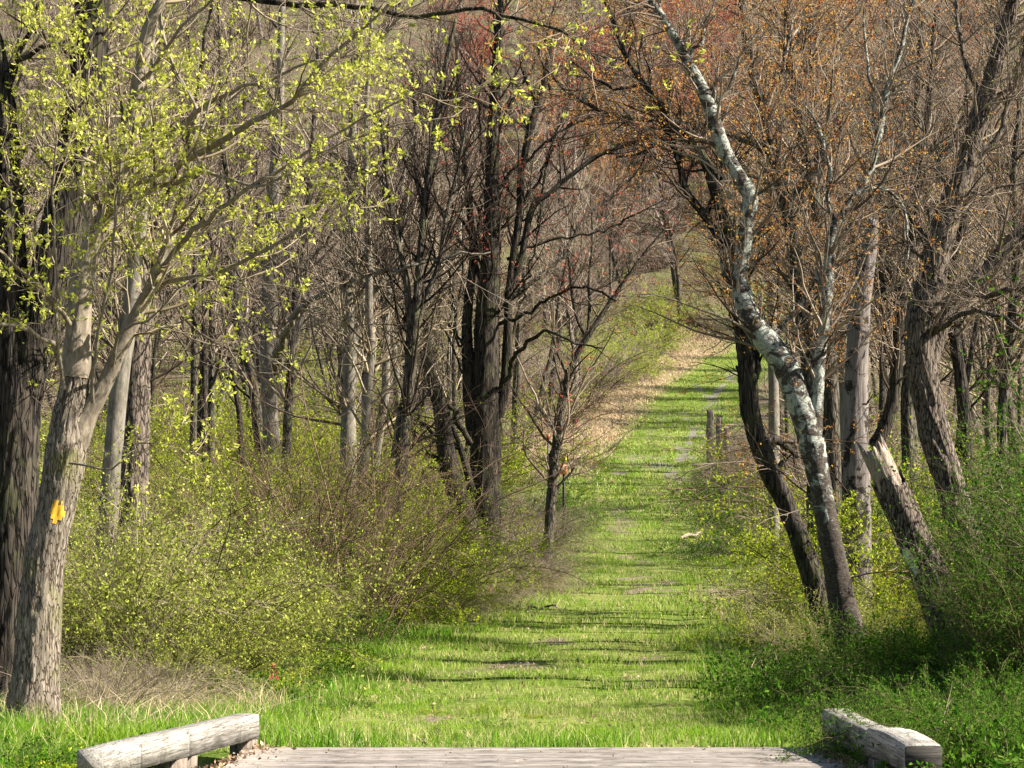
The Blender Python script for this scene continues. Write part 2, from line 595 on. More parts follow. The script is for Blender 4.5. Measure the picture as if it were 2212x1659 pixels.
M['board'] = timber_mat('weathered_deck_board', (0.36, 0.32, 0.28), (0.12, 0.10, 0.085), 0)
M['timber'] = timber_mat('weathered_curb_timber', (0.42, 0.395, 0.345), (0.17, 0.15, 0.125), 0)
M['timber_post'] = timber_mat('weathered_post_wood', (0.34, 0.28, 0.22), (0.12, 0.09, 0.07), 2)
M['timber_end'] = timber_mat('dark_beam_end', (0.06, 0.055, 0.045), (0.025, 0.022, 0.018), 1)  # near end face of one beam, coloured darker than its sides
M['paint'] = plain('yellow_trail_paint', (0.78, 0.42, 0.02))
M['yellow'] = plain('yellow_sign_paint', (0.75, 0.66, 0.04), 0.5)
M['black'] = plain('black_print', (0.03, 0.025, 0.02), 0.6)
M['orange'] = plain('orange_sign_paint', (0.75, 0.26, 0.08), 0.5)
M['white'] = plain('white_print', (0.7, 0.65, 0.55), 0.6)
M['pink'] = plain('pink_ribbon', (0.8, 0.13, 0.12), 0.5)
M['redtag'] = plain('red_tag_paint', (0.4, 0.05, 0.03), 0.5)
M['stake'] = plain('dark_metal_stake', (0.05, 0.04, 0.035), 0.6)
M['fungus'] = plain('pale_lichen_crust', (0.5, 0.52, 0.46), 0.9)

# ------------------------------------------------------------------ terrain
PATH = [(15, 1170, 1611), (18, 1110, 1563), (22, 1130, 1483), (27, 1230, 1415), (33, 1320, 1352), (40, 1440, 1288), (47, 1455, 1232),
        (55, 1425, 1165), (63, 1390, 1104), (70, 1380, 1060), (80, 1400, 1008), (95, 1440, 948), (110, 1475, 890), (125, 1520, 833),
        (140, 1580, 785), (155, 1660, 752), (175, 1850, 728), (200, 2120, 700)]
PY = np.array([-60.0, 0.0] + [p[0] for p in PATH])
PX = np.array([0.2, 0.25] + [xof(p[1], p[0]) for p in PATH])
PZ = np.array([-0.1, -0.05] + [at(p[1], p[2], p[0])[2] for p in PATH])
PZ[2] = -0.02


def _sm(Y, A):
    Y = np.asarray(Y, float)
    return (np.interp(Y - 2.0, PY, A) + np.interp(Y, PY, A) * 2 + np.interp(Y + 2.0, PY, A)) / 4


def pxc(Y):
    return _sm(Y, PX)


def lown(x, y, s, seed):
    return vnoise(np.asarray(x) / s + 500, np.asarray(y) / s + 500, 1021, seed) - 0.5


def gz(x, y):
    x = np.asarray(x, float)
    y = np.asarray(y, float)
    z = _sm(np.minimum(y, 150), PZ)
    z = z + np.clip(y - 150, 0, 200) * 0.40 - np.clip(y - 350, 0, 400) * 0.15
    d = np.abs(x - pxc(y))
    bank = np.clip((d - 2.3) / 3.0, 0, 1)
    z = z + bank * (lown(x, y, 7.0, 3) * 0.9 + 0.05)
    z = z + lown(x, y, 1.3, 4) * 0.035 + lown(x, y, 0.4, 5) * 0.02
    # two worn wheel tracks
    for s in (-0.8, 0.8):
        z = z - 0.02 * np.exp(-((x - pxc(y) - s) / 0.28) ** 2) * (y > 15)
    # the stream bed the bridge crosses (below and behind the camera)
    z = z - 1.1 * np.clip((14.2 - y) / 3.0, 0, 1) * np.clip((np.abs(x - 0.2) - 3.2) / 2.0, 0, 1)
    # under the deck
    z = np.where((y < 15.05) & (y > 3) & (np.abs(x - 0.22) < 2.5), np.minimum(z, -0.1), z)
    return z


def grid_mesh(xs, ys):
    X, Y = np.meshgrid(xs, ys)
    V = np.stack([X, Y, gz(X, Y)], -1).reshape(-1, 3)
    nx = len(xs)
    i = np.arange(len(ys) - 1)[:, None] * nx + np.arange(nx - 1)[None]
    return V, np.stack([i, i + 1, i + nx + 1, i + nx], -1).reshape(-1, 4)


ys = np.concatenate([np.arange(-60, 8, 6.0), np.arange(8, 30, 0.14), np.arange(30, 60, 0.35), np.arange(60, 150, 1.0), np.arange(150, 700, 9.0)])
xs = np.concatenate([-np.geomspace(400, 9, 26), np.arange(-8, 8.01, 0.16), np.geomspace(9, 24, 30), np.geomspace(26, 400, 18)])
V, Q = grid_mesh(xs, ys)
ground_me = mesh_from('ground', V, Q)


def bare(x, y):
    """0..1: how worn to bare soil or gravel the ground is"""
    d = x - pxc(y)
    n = lown(x, y, 2.2, 21) + 0.6 * lown(x, y, 0.8, 22)
    tr = np.maximum(np.exp(-((d - 0.85) / 0.33) ** 2), np.exp(-((d + 0.85) / 0.33) ** 2))
    v = tr * np.clip(0.05 + 1.3 * n, 0, 1.0) * np.clip((y - 19) / 5, 0.35, 1)
    far = np.clip((y - 62) / 20, 0, 1)
    v = np.maximum(v, far * np.maximum(0.9 * np.exp(-((d - 1.0) / 0.22) ** 2) * np.clip(0.65 + 1.6 * n, 0, 1), 0.6 * np.exp(-((d + 0.8) / 0.2) ** 2) * np.clip(0.3 + 1.6 * n, 0, 1)))
    for (cx, cy, rx, ry, g) in WORN:
        q = ((x - cx) / rx) ** 2 + ((y - cy) / ry) ** 2 + 3.2 * lown(x, y, 0.5, 23) + 2.0 * lown(x, y, 1.6, 24)
        v = np.maximum(v, g * np.clip(1.35 - q, 0, 1))
    return np.clip(v, 0, 1)


_pp = np.array([p[2] for p in PATH], float)[::-1]
_py = np.array([p[0] for p in PATH], float)[::-1]
WORN = []
for (px, py, w, h, g) in ((885, 1589, 45, 5, 0.8), (935, 1545, 48, 12, 0.9), (1235, 1556, 60, 9, 0.6), (1120, 1441, 75, 10, 0.85), (1195, 1388, 70, 9, 0.9), (1350, 1432, 55, 9, 0.8),
                          (1375, 1480, 50, 7, 0.6), (985, 1470, 30, 7, 0.8), (1405, 1272, 62, 22, 0.95), (1560, 1282, 48, 22, 0.95), (1395, 1213, 22, 6, 0.7), (1322, 1108, 32, 34, 0.9),
                          (1440, 1086, 24, 24, 0.85), (1335, 1062, 60, 5, 0.8), (1438, 1015, 24, 20, 1.0), (1385, 1000, 26, 14, 0.7), (1478, 975, 16, 22, 1.0), (1500, 925, 12, 30, 1.0), (1430, 900, 34, 10, 0.6), (1420, 940, 20, 12, 0.5),
                          (1530, 860, 10, 30, 1.0), (1575, 815, 14, 16, 1.0)):
    Yc = float(np.interp(py, _pp, _py))
    ry = abs(float(np.interp(py - h, _pp, _py)) - float(np.interp(py + h, _pp, _py))) / 2
    WORN.append((xof(px, Yc), Yc, max(0.12, w * Yc / F), max(0.22, ry * 1.1), g * (0.78 if Yc < 60 else 0.62)))


bv = bare(V[:, 0], V[:, 1])
dd = np.abs(V[:, 0] - pxc(V[:, 1]))
edge = np.clip((dd - np.where(V[:, 1] > 80, 1.9, 2.4) - lown(V[:, 0], V[:, 1], 2.0, 31) * 1.5) / 1.2, 0, 1)
edge = np.where(V[:, 1] > 165, 1.0, edge)
for nm, arr in (('worn', bv), ('verge', edge)):
    at_ = ground_me.attributes.new(nm, 'FLOAT', 'POINT')
    at_.data.foreach_set('value', arr.astype(np.float32))
m, nt, out = new_mat('woodland_ground')
g = nt.nodes.new('ShaderNodeNewGeometry')
pos = g.outputs['Position']
a1 = N(nt, 'ShaderNodeAttribute', attribute_name='worn')
a2 = N(nt, 'ShaderNodeAttribute', attribute_name='verge')
turf = ramp(nt, noise(nt, pos, 9, 6, 0.75), [(0.35, (0.04, 0.065, 0.01)), (0.55, (0.10, 0.14, 0.018)), (0.7, (0.27, 0.24, 0.09))])
turf = mixc(nt, ramp(nt, noise(nt, pos, 0.5, 4), [(0.45, (0, 0, 0)), (0.65, (0.7, 0.7, 0.7))]), turf, (0.20, 0.21, 0.06))
litter = ramp(nt, noise(nt, pos, 14, 5, 0.7), [(0.36, (0.022, 0.016, 0.010)), (0.5, (0.075, 0.055, 0.037)), (0.66, (0.28, 0.21, 0.145))])
litter = mixc(nt, ramp(nt, noise(nt, pos, 0.35, 4), [(0.45, (0, 0, 0)), (0.6, (0.6, 0.6, 0.6))]), litter, (0.10, 0.13, 0.03))
soil = ramp(nt, noise(nt, pos, 25, 5, 0.7), [(0.36, (0.06, 0.045, 0.03)), (0.52, (0.17, 0.13, 0.09)), (0.68, (0.29, 0.23, 0.165))])
sxyz = nt.nodes.new('ShaderNodeSeparateXYZ')
nt.links.new(pos, sxyz.inputs[0])
gravel = ramp(nt, noise(nt, pos, 30, 4, 0.7), [(0.35, (0.07, 0.06, 0.05)), (0.62, (0.22, 0.195, 0.17))])
mrg = N(nt, 'ShaderNodeMapRange')
mrg.inputs[1].default_value = 68.0
mrg.inputs[2].default_value = 84.0
nt.links.new(sxyz.outputs[1], mrg.inputs[0])
soil = mixc(nt, mrg.outputs[0], soil, gravel)
ff = N(nt, 'ShaderNodeMath', operation='ADD')
nt.links.new(a1.outputs['Fac'], ff.inputs[0])
nz = N(nt, 'ShaderNodeMath', operation='MULTIPLY_ADD')
nt.links.new(noise(nt, pos, 6, 4), nz.inputs[0])
nz.inputs[1].default_value = 1.6
nz.inputs[2].default_value = -0.8
nt.links.new(nz.outputs[0], ff.inputs[1])
c = mixc(nt, a2.outputs['Fac'], turf, litter)
c = mixc(nt, ramp(nt, ff.outputs[0], [(0.38, (0, 0, 0)), (0.66, (1, 1, 1))]), c, soil)
b = N(nt, 'ShaderNodeBsdfPrincipled', Roughness=0.95)
b.inputs['Specular IOR Level'].default_value = 0.1
nt.links.new(c, b.inputs['Base Color'])
bp = N(nt, 'ShaderNodeBump', Strength=0.8, Distance=0.05)
nt.links.new(noise(nt, pos, 12, 5, 0.7), bp.inputs['Height'])
nt.links.new(bp.outputs[0], b.inputs['Normal'])
nt.links.new(b.outputs[0], out.inputs[0])
M['ground'] = m
ground = link('ground', ground_me, M['ground'], kind='structure')
ground['label'] = 'rising ground with grassy track and leaf litter'

# ------------------------------------------------------------------ the bridge deck and its curb timbers
def box_arrays(x0, x1, y0, y1, z0, z1):
    V = np.array([(x, y, z) for z in (z0, z1) for y in (y0, y1) for x in (x0, x1)], float)
    Q = np.array([(0, 2, 3, 1), (4, 5, 7, 6), (0, 1, 5, 4), (2, 6, 7, 3), (0, 4, 6, 2), (1, 3, 7, 5)])
    return V, Q


deck = thing('bridge_deck', 'weathered grey plank deck of the footbridge at the foot of the picture', 'bridge deck', (0.22, 15.0, 0))
rb = np.random.default_rng(3)
board_meshes = []
for v in range(3):
    # a board with slightly rounded long edges and a faintly wavy top
    nx = 12
    prof = [(-0.0655, -0.04), (-0.0655, -0.004), (-0.061, 0.0), (0.061, 0.0), (0.0655, -0.004), (0.0655, -0.04)]
    X = np.linspace(-1.93, 1.93, nx)
    V = []
    for x in X:
        dz = rb.uniform(-0.0012, 0.0012)
        for (yy, zz) in prof:
            V.append((x, yy + rb.uniform(-0.001, 0.001), zz + dz))
    Q = []
    for i in range(nx - 1):
        for j in range(6):
            Q.append((i * 6 + j, i * 6 + (j + 1) % 6, (i + 1) * 6 + (j + 1) % 6, (i + 1) * 6 + j))
    Q.append((0, 3, 4, 5)); Q.append((0, 1, 2, 3))
    e = (nx - 1) * 6
    Q.append((e, e + 5, e + 4, e + 3)); Q.append((e, e + 3, e + 2, e + 1))
    me = mesh_from('board', V, Q, smooth=False)
    me.materials.append(M['board'])
    board_meshes.append(me)
for k in range(34):
    o = link('board', board_meshes[k % 3], parent=deck)
    o.location = (rb.uniform(-0.02, 0.02), -0.07 - k * 0.144, rb.uniform(-0.003, 0.003))
    o.rotation_euler = (rb.uniform(-0.01, 0.01), 0, math.pi * (k % 2) + rb.uniform(-0.002, 0.002))
V, Q = box_arrays(-1.9, -1.75, -5.0, -0.02, -0.3, -0.045)
link('stringer', mesh_from('stringer', V, Q, smooth=False), M['timber_post'], deck)
V, Q = box_arrays(1.75, 1.9, -5.0, -0.02, -0.3, -0.045)
link('stringer', mesh_from('stringer', V, Q, smooth=False), M['timber_post'], deck)


def curb(label, A, B, top_a, top_b, w, h, group, sag=0.0, side=1, dark_end=False):
    """a weathered square timber from A (far) to B (near); its inner top edge runs A-B"""
    A = np.array(A, float); B = np.array(B, float)
    d = B - A
    L = np.linalg.norm(d)
    root = thing('curb_timber', label, 'timber', (A[0], A[1], 0), math.atan2(d[1], d[0]), group)
    n = 28
    rg = np.random.default_rng(int(abs(A[0] * 1000)) + 5)
    V = []
    s = side
    for i in range(n + 1):
        t = i / n
        x = t * L
        zt = top_a + (top_b - top_a) * t + sag * (4 * t * (1 - t)) + rg.uniform(-0.0025, 0.0025)
        o = rg.uniform(-0.002, 0.002)
        c = 0.008
        ring = [(0 + o, zt - h), (0 + o, zt - c - rg.uniform(0, 0.003)), (c + o, zt), (w * 0.5, zt + 0.002), (w - c, zt), (w, zt - c), (w, zt - h)]
        V += [(x, s * yy, zz) for yy, zz in ring]
    Q, k = [], 7
    for i in range(n):
        for j in range(k):
            q = (i * k + j, i * k + (j + 1) % k, (i + 1) * k + (j + 1) % k, (i + 1) * k + j)
            Q.append(q if s < 0 else q[::-1])
    T = []
    for e, fl in ((0, 1), (n * k, -1)):
        for j in range(1, k - 1):
            t3 = (e, e + j, e + j + 1)
            T.append(t3 if fl * s > 0 else t3[::-1])
    me = mesh_from('beam', V, Q, T, smooth=False)
    me.materials.append(M['timber'])
    if dark_end:
        me.materials.append(M['timber_end'])
        mi = np.zeros(len(me.polygons), dtype=np.int32)
        mi[-(k - 2):] = 1
        me.polygons.foreach_set('material_index', mi)
    link('beam', me, None, root)
    return root, L


CG_L, CG_R = 'curb timbers along the left of the bridge', 'curb timbers along the right of the bridge'


def curb_chain(pts, w, h, side, labels, grp, sags, dark_last, widen=0.0):
    for i in range(len(pts) - 1):
        a, b2 = pts[i], pts[i + 1]
        g0 = 0.006
        A = np.array(a[:2]); B = np.array(b2[:2])
        u = (B - A) / np.linalg.norm(B - A)
        root, L = curb(labels[i], A + u * (g0 if i else 0), B - u * g0, a[2] + (0.012 if i and widen else 0), b2[2], w + widen * i, h, grp, sags[i], side, dark_last and i == len(pts) - 2)
        # short support blocks under the beam
        for t, bl in ((0.0 + 0.09, 0.16),) if i else ((0.085, 0.15), (L - 0.1, 0.09)):
            z1 = a[2] + (b2[2] - a[2]) * t / L + sags[i] * 4 * (t / L) * (1 - t / L) - h - 0.003
            V, Q = box_arrays(t - bl / 2, t + bl / 2, 0.006 * side, (w - 0.012) * side, -0.12, z1)
            link('support_block', mesh_from('support_block', V, Q if side > 0 else Q[:, ::-1], smooth=False), M['timber_post'], root)


def p3(px, py, Y):
    v = at(px, py, Y)
    return (v[0], v[1], v[2])


left_pts = [p3(560, 1542, 15.0), p3(410, 1577, 13.75), p3(305, 1600, 13.05), p3(225, 1621, 12.45)]
curb_chain(left_pts, 0.155, 0.155, -1, ['pale sunlit curb timber whose square end meets the grass, left side of the deck',
           'curb timber with a dark stain at its joint, second of three on the left side',
           'curb timber half hidden by leaves in the bottom left corner'], CG_L, [0, 0, 0], False)
right_pts = [p3(1775, 1531, 15.0), p3(1871, 1577, 13.9), p3(1956, 1611, 12.98)]
curb_chain(right_pts, 0.175, 0.165, 1, ['straight weathered curb timber at the far end of the right side',
           'hump-topped curb timber with dark end facing the viewer, right side'], CG_R, [-0.006, 0.02], True, 0.035)

# ------------------------------------------------------------------ digitised trees
TWIGT = []


def stem_world(pts, Y0, Y1=None):
    """pts: (px, py, width_px) or (px, py, width_px, Y)"""
    n = len(pts)
    P, R = [], []
    for i, p in enumerate(pts):
        Y = p[3] if len(p) > 3 else (Y0 if Y1 is None else Y0 + (Y1 - Y0) * i / (n - 1))
        P.append(at(p[0], p[1], Y))
        R.append(p[2] * Y / F / 2)
    return np.array(P), np.array(R)


def built_tree(name, label, cat, stems, Y, limbs=(), bark_m='bark_mid', limb_m=None, twig_m='twig_mid', detail=28, step=0.05, furrow=0.012,
               cell=0.05, n1=40, n2=300, n3=1500, len1=(0.8, 2.2), len2=(0.3, 1.0), len3=(0.15, 0.45), leaves=None, leaf_n=0, leaf_size=0.04,
               leaf_w=0.5, leaf_per=3, seed=1, group=None, twr=0.004, horiz=False, jag=0.0, drop_base=True, up=0.05, bias=None, tr1=(0.25, 1.0), stem_tw=True, flare=0.35, limb_w=1.0):
    n2, n3 = int(n2 * 0.72), int(n3 * 0.68)
    twr = twr * 1.12
    rng = np.random.default_rng(seed)
    P0, Rr0 = stem_world(stems[0], Y)
    if drop_base:
        # root the trunk in the ground below its first point
        b = P0[0].copy()
        g = float(gz(b[0], b[1]))
        if b[2] > g - 0.1:
            slope = (P0[1] - P0[0]) / max(0.2, (P0[1] - P0[0])[2])
            slope = np.clip(slope, -0.5, 0.5)
            b2 = b + slope * (g - 0.12 - b[2])
            b2[2] = g - 0.12
            if b[2] - b2[2] > 0.15:
                P0 = np.vstack([b2[None], P0])
                Rr0 = np.concatenate([[Rr0[0] * 1.1], Rr0])
    base = np.array([P0[0][0], P0[0][1], float(gz(P0[0][0], P0[0][1]))])
    root = thing(name, label, cat, base, 0, group)
    kids = []
    V, Q, T = trunk_arrays(P0, Rr0, detail, step, furrow, cell, seed, flare=flare, horiz=horiz, jag=jag, cap=True)
    kids.append(link('trunk', mesh_from('trunk', V - base, Q, T), M[bark_m], root))
    lines = [resample(*smooth_poly(P0, Rr0, 0.2), 20)]
    for j, s in enumerate(stems[1:]):
        P, R = stem_world(s, Y)
        V, Q, T = trunk_arrays(P, R, max(8, int(detail * 0.7)), step, furrow * 0.6, cell, seed + 13 * j + 5, horiz=horiz, lump=0.1, cap=True)
        kids.append(link('limb', mesh_from('limb', V - base, Q, T), M[limb_m or bark_m], root))
        lines.append(resample(*smooth_poly(P, R, 0.2), 20))
    for j, s in enumerate(limbs):
        P, R = stem_world(s, Y)
        R = R * limb_w
        Ps, Rs = smooth_poly(P, R, 0.12)
        Ps[1:-1] += rng.normal(size=Ps[1:-1].shape) * 0.012 * np.clip(Y / 20, 0.6, 2.5)
        a = Acc()
        tubes(a, Ps[None], Rs[None], 7)
        kids.append(link('limb', a.mesh('limb', base), M[limb_m or bark_m], root))
        lines.append(resample(Ps, Rs, 20))
    LP = np.stack([l[0] for l in lines])
    LR = np.stack([l[1] for l in lines])
    if not stem_tw:
        LP, LR = LP[1:], LR[1:]
    if n1:
        acc = Acc()
        k = max(0.002, twr)
        b1 = grow(LP, LR, n1, tr1, (25, 65), len1, 0.45, 8, 0.12, up, rng, rmax=0.017 * max(1, Y / 25), rmin=k * 1.4, bias=bias)
        src_P, src_R = resample_all(LP, LR, 8)
        both = (np.concatenate([b1[0], src_P[:, :]]), np.concatenate([b1[1], src_R]))
        tubes(acc, *b1, 5)
        b2 = grow(b1[0], b1[1], n2, (0.1, 1.0), (25, 60), len2, 0.55, 6, 0.14, up, rng, rmin=k, bias=bias)
        tubes(acc, *b2, 4)
        b3 = grow(b2[0], b2[1], n3, (0.05, 1.0), (20, 60), len3, 0.6, 4, 0.12, up, rng, rmin=k * 0.6, rmax=k * 1.3, taper=0.4)
        tubes(acc, *b3, 3)
        o = link('branches', acc.mesh('branches', base), M[twig_m], root, kind='stuff')
        kids.append(o)
        if leaves:
            la = Acc()
            allP = np.concatenate([b3[0][:, 2:].reshape(-1, 3), b2[0][:, -1]])
            allD = np.concatenate([np.gradient(b3[0], axis=1)[:, 2:].reshape(-1, 3), b2[0][:, -1] - b2[0][:, -2]])
            if leaf_n < 0:
                sel = rng.choice(len(allP), min(-leaf_n, len(allP)), replace=False)
            else:
                sel = rng.choice(len(allP), min(leaf_n, len(allP)), replace=False)
            leaf_quads(la, allP[sel], norm(allD[sel]), leaf_size, leaf_w, rng, leaf_per, 0.9, 0.1, jitter=leaf_size * 0.3)
            kids.append(link('leaves', la.mesh('leaves', base, smooth=False), M[leaves], root, kind='stuff'))
    KIDS[root.name] = kids
    return root


def resample_all(P, R, n):
    t = np.linspace(0, P.shape[1] - 1, n)
    i = np.minimum(t.astype(int), P.shape[1] - 2)
    w = (t - i)
    return P[:, i] * (1 - w)[None, :, None] + P[:, i + 1] * w[None, :, None], R[:, i] * (1 - w) + R[:, i + 1] * w


# the big dark double trunk at the left edge
built_tree('dark_double_tree', 'thick dark double-trunked tree cut by the left edge of the picture', 'tree',
           [[(20, 1610, 125), (22, 1350, 108), (24, 1150, 104), (30, 1000, 100), (36, 860, 100), (34, 720, 84), (26, 600, 72), (16, 450, 64), (10, 320, 60), (2, 200, 50), (-20, 80, 44), (-60, -120, 36)],
            [(42, 880, 90), (72, 760, 92), (104, 640, 94), (135, 500, 94), (165, 380, 92), (184, 220, 90), (192, 100, 88), (200, -20, 84), (215, -300, 70)]],
           18.0, limbs=[[(205, -90, 34, 18), (330, -40, 28, 17.6), (500, -10, 15, 17.2), (640, 10, 13, 17), (760, 16, 12, 16.8), (900, 34, 10, 16.6), (1040, 22, 8, 16.5), (1126, 45, 8, 16.4), (1216, 70, 6, 16.3), (1290, 130, 4, 16.2)],
                        [(20, 180, 16, 17.9), (40, 120, 13, 17.8), (70, 60, 10, 17.7), (88, 0, 8, 17.6)],
                        [(15, 150, 14, 17.9), (60, 120, 11, 17.7), (120, 95, 9, 17.5), (160, 78, 7, 17.3)]],
           bark_m='bark_dark', limb_m='bark_dark', twig_m='twig_mid', detail=72, step=0.035, furrow=0.03, cell=0.05, n1=90, n2=500, n3=1800, len1=(0.5, 1.6),
           leaves='leaf_spring', leaf_n=1000, leaf_size=0.038, leaf_per=5, seed=11, twr=0.0035, tr1=(0.35, 1.0))

# the tree with the yellow paint blaze
BL = built_tree('blazed_tree', 'pale scaly-barked tree with a yellow paint blaze and fresh yellow-green leaves', 'tree',
           [[(64, 1600, 116), (78, 1450, 94), (86, 1330, 88), (98, 1200, 80), (119, 1110, 80), (133, 1040, 86), (143, 975, 92), (147, 915, 78), (156, 860, 68), (165, 790, 58), (167, 755, 52)],
            [(163, 815, 58), (166, 780, 59), (170, 690, 50), (178, 600, 46), (205, 520, 42), (238, 450, 38), (258, 380, 36), (276, 300, 34), (294, 220, 32), (308, 130, 30), (318, 70, 26), (345, 10, 22), (400, -80, 16)],
            [(163, 815, 60), (166, 780, 62), (170, 690, 52), (178, 600, 50), (205, 520, 44), (238, 450, 40), (258, 380, 38), (276, 300, 36), (294, 220, 34), (308, 130, 32), (318, 70, 28), (345, 10, 22), (400, -80, 16)],
            [(148, 1010, 50), (168, 950, 54), (190, 893, 44), (225, 830, 33), (262, 750, 32), (296, 680, 29), (325, 620, 26), (355, 550, 23), (378, 480, 20), (396, 410, 17), (410, 340, 14), (425, 250, 11), (410, 210, 10), (372, 140, 9), (350, 60, 8), (340, -30, 6)]],
           16.2,
           limbs=[[(275, 400, 17), (350, 370, 16, 15.9), (450, 320, 15, 15.6), (550, 270, 13, 15.3), (625, 215, 11, 15.1), (743, 95, 8, 14.9), (840, 10, 6, 14.8)],
                  [(250, 445, 14), (320, 413, 13, 15.9), (400, 385, 11, 15.6), (435, 362, 9, 15.4), (423, 325, 7, 15.4), (440, 260, 6, 15.4), (465, 150, 4, 15.4)],
                  [(435, 366, 8, 15.4), (545, 398, 7, 15.2), (610, 385, 6, 15.1), (743, 305, 5, 15), (860, 270, 4, 14.9), (985, 252, 3, 14.9)],
                  [(320, 616, 12, 16.1), (440, 596, 10, 15.7), (500, 576, 9, 15.5), (575, 540, 8, 15.3), (650, 488, 7, 15.1), (710, 430, 5, 15), (775, 395, 4, 14.9)],
                  [(300, 655, 15, 16.1), (375, 545, 13, 15.7), (425, 500, 12, 15.5), (500, 435, 10, 15.3), (600, 368, 8, 15.1), (743, 280, 6, 15), (850, 225, 5, 14.9), (960, 180, 3, 14.8)],
                  [(290, 345, 16), (340, 318, 15, 16), (400, 270, 13, 15.8), (430, 235, 11, 15.7), (500, 195, 9, 15.5), (590, 165, 7, 15.3), (680, 130, 5, 15.2)],
                  [(150, 700, 12, 15.9), (118, 655, 10, 15.6), (60, 600, 8, 15.3), (5, 545, 6, 15.1), (-40, 500, 5, 15)],
                  [(128, 780, 13, 15.8), (112, 745, 11, 15.6), (60, 715, 9, 15.4), (0, 700, 7, 15.2), (-50, 690, 6, 15.1)],
                  [(138, 840, 9, 15.8), (124, 720, 7, 15.6), (122, 560, 6, 15.4), (114, 420, 5, 15.3), (122, 300, 4, 15.2), (120, 200, 3, 15.2)],
                  [(268, 402, 9), (200, 352, 7, 16), (150, 330, 6, 15.8), (95, 310, 4, 15.7)],
                  [(272, 398, 7), (215, 340, 6, 15.9), (180, 260, 5, 15.8), (150, 180, 4, 15.7), (142, 90, 3, 15.6), (143, 0, 3, 15.6)],
                  [(290, 252, 7), (240, 252, 6, 16), (205, 210, 5, 15.8), (190, 172, 4, 15.7), (200, 110, 3, 15.7)],
                  [(200, 870, 9, 15.9), (214, 700, 8, 15.6), (244, 560, 7, 15.5), (250, 440, 6, 15.4), (262, 330, 5, 15.3)],
                  [(240, 800, 8), (265, 710, 7, 15.8), (320, 690, 4, 15.6), (420, 600, 3, 15.5), (560, 640, 2, 15.4)],
                  [(150, 1000, 6, 15.9), (240, 1010, 4, 15.6), (300, 960, 3, 15.4), (380, 940, 2, 15.3)],
                  [(300, 180, 9), (350, 120, 8, 16), (390, 60, 7, 15.8), (440, 10, 6, 15.7), (520, -60, 5, 15.6)]],
           bark_m='bark_maple', limb_m='bark_limb', twig_m='twig_tan', detail=84, step=0.03, furrow=0.018, cell=0.034, n1=150, n2=800, n3=2700,
           len1=(0.35, 1.3), len2=(0.2, 0.65), len3=(0.08, 0.3), leaves='leaf_spring', leaf_n=2900, leaf_size=0.035, leaf_w=0.5, leaf_per=5, seed=23, twr=0.0028, up=0.06,
           stem_tw=False, bias=(0.2, -0.05, 0.1), tr1=(0.25, 1.0), flare=0.28)
# the paint blaze: a thin skin of paint following the furrowed bark
BLAZE = KIDS[BL.name][0]
# ---- trunks standing between and behind
built_tree('pale_leaning_tree', 'pale smooth trunk leaning right just behind the blazed tree', 'tree',
           [[(222, 1240, 44), (235, 1100, 42), (243, 980, 40), (258, 830, 38), (280, 680, 34), (300, 500, 30), (312, 330, 27), (320, 150, 24), (330, 0, 20), (340, -200, 14)]], 23,
           bark_m='bark_pale', twig_m='twig_tan', detail=28, furrow=0.008, cell=0.06, n1=50, n2=300, n3=1200, seed=31, twr=0.005, tr1=(0.4, 1), leaves='leaf_spring', leaf_n=500)
built_tree('furrowed_tree', 'straight furrowed trunk beside the pale leaning one, lit on its right', 'tree',
           [[(288, 1270, 62), (290, 1100, 60), (292, 950, 60), (296, 780, 58), (300, 600, 54), (304, 420, 48), (318, 220, 42), (334, 60, 38), (345, -120, 30)]], 24.5,
           bark_m='bark_walnut', twig_m='twig_mid', detail=44, step=0.045, furrow=0.022, cell=0.055, n1=60, n2=360, n3=1400, seed=32, twr=0.005, tr1=(0.35, 1), leaves='leaf_spring', leaf_n=700,
           limbs=[[(300, 520, 16), (360, 430, 14, 24), (420, 250, 12, 23.6), (440, 100, 9, 23.4), (470, -30, 7, 23.2)]])

mid = [  # label, base distance, points (px, py, w), bark, seed
    ('slim straight dark trunk, first of three close together beyond the left thicket', 46, [(418, 900, 15), (420, 700, 14), (421, 560, 13), (414, 420, 12), (418, 260, 10), (408, 60, 8), (405, -60, 6)], 'bark_mid', 41),
    ('slim dark trunk between two alike ones beyond the left thicket', 48, [(442, 900, 13), (441, 700, 12), (443, 520, 11), (450, 350, 10), (460, 180, 8), (470, 0, 6)], 'bark_dark', 42),
    ('slim paler trunk at the right of three close together beyond the left thicket', 45, [(456, 900, 15), (458, 720, 14), (458, 560, 13), (474, 430, 11), (486, 260, 10), (500, 60, 7), (505, -40, 5)], 'bark_mid', 43),
    ('thin dark tree leaning left from its base toward the three slim trunks', 44, [(556, 900, 22), (545, 820, 21), (526, 740, 20), (512, 660, 18), (505, 560, 17), (500, 440, 14), (480, 300, 12), (476, 120, 9), (470, -20, 6)], 'bark_mid', 44),
    ('medium grey trunk rising straight beside a thin leaning tree', 43, [(585, 930, 36), (580, 800, 34), (580, 680, 32), (584, 560, 31), (588, 440, 28), (600, 300, 24), (606, 120, 18), (610, -40, 12)], 'bark_pale', 45),
    ('slender grey-green trunk with a long branch arching right', 42, [(622, 900, 19), (628, 790, 18), (634, 700, 18), (640, 620, 17), (652, 520, 15), (668, 400, 13), (680, 240, 10), (690, 60, 7)], 'bark_mid', 46),
]
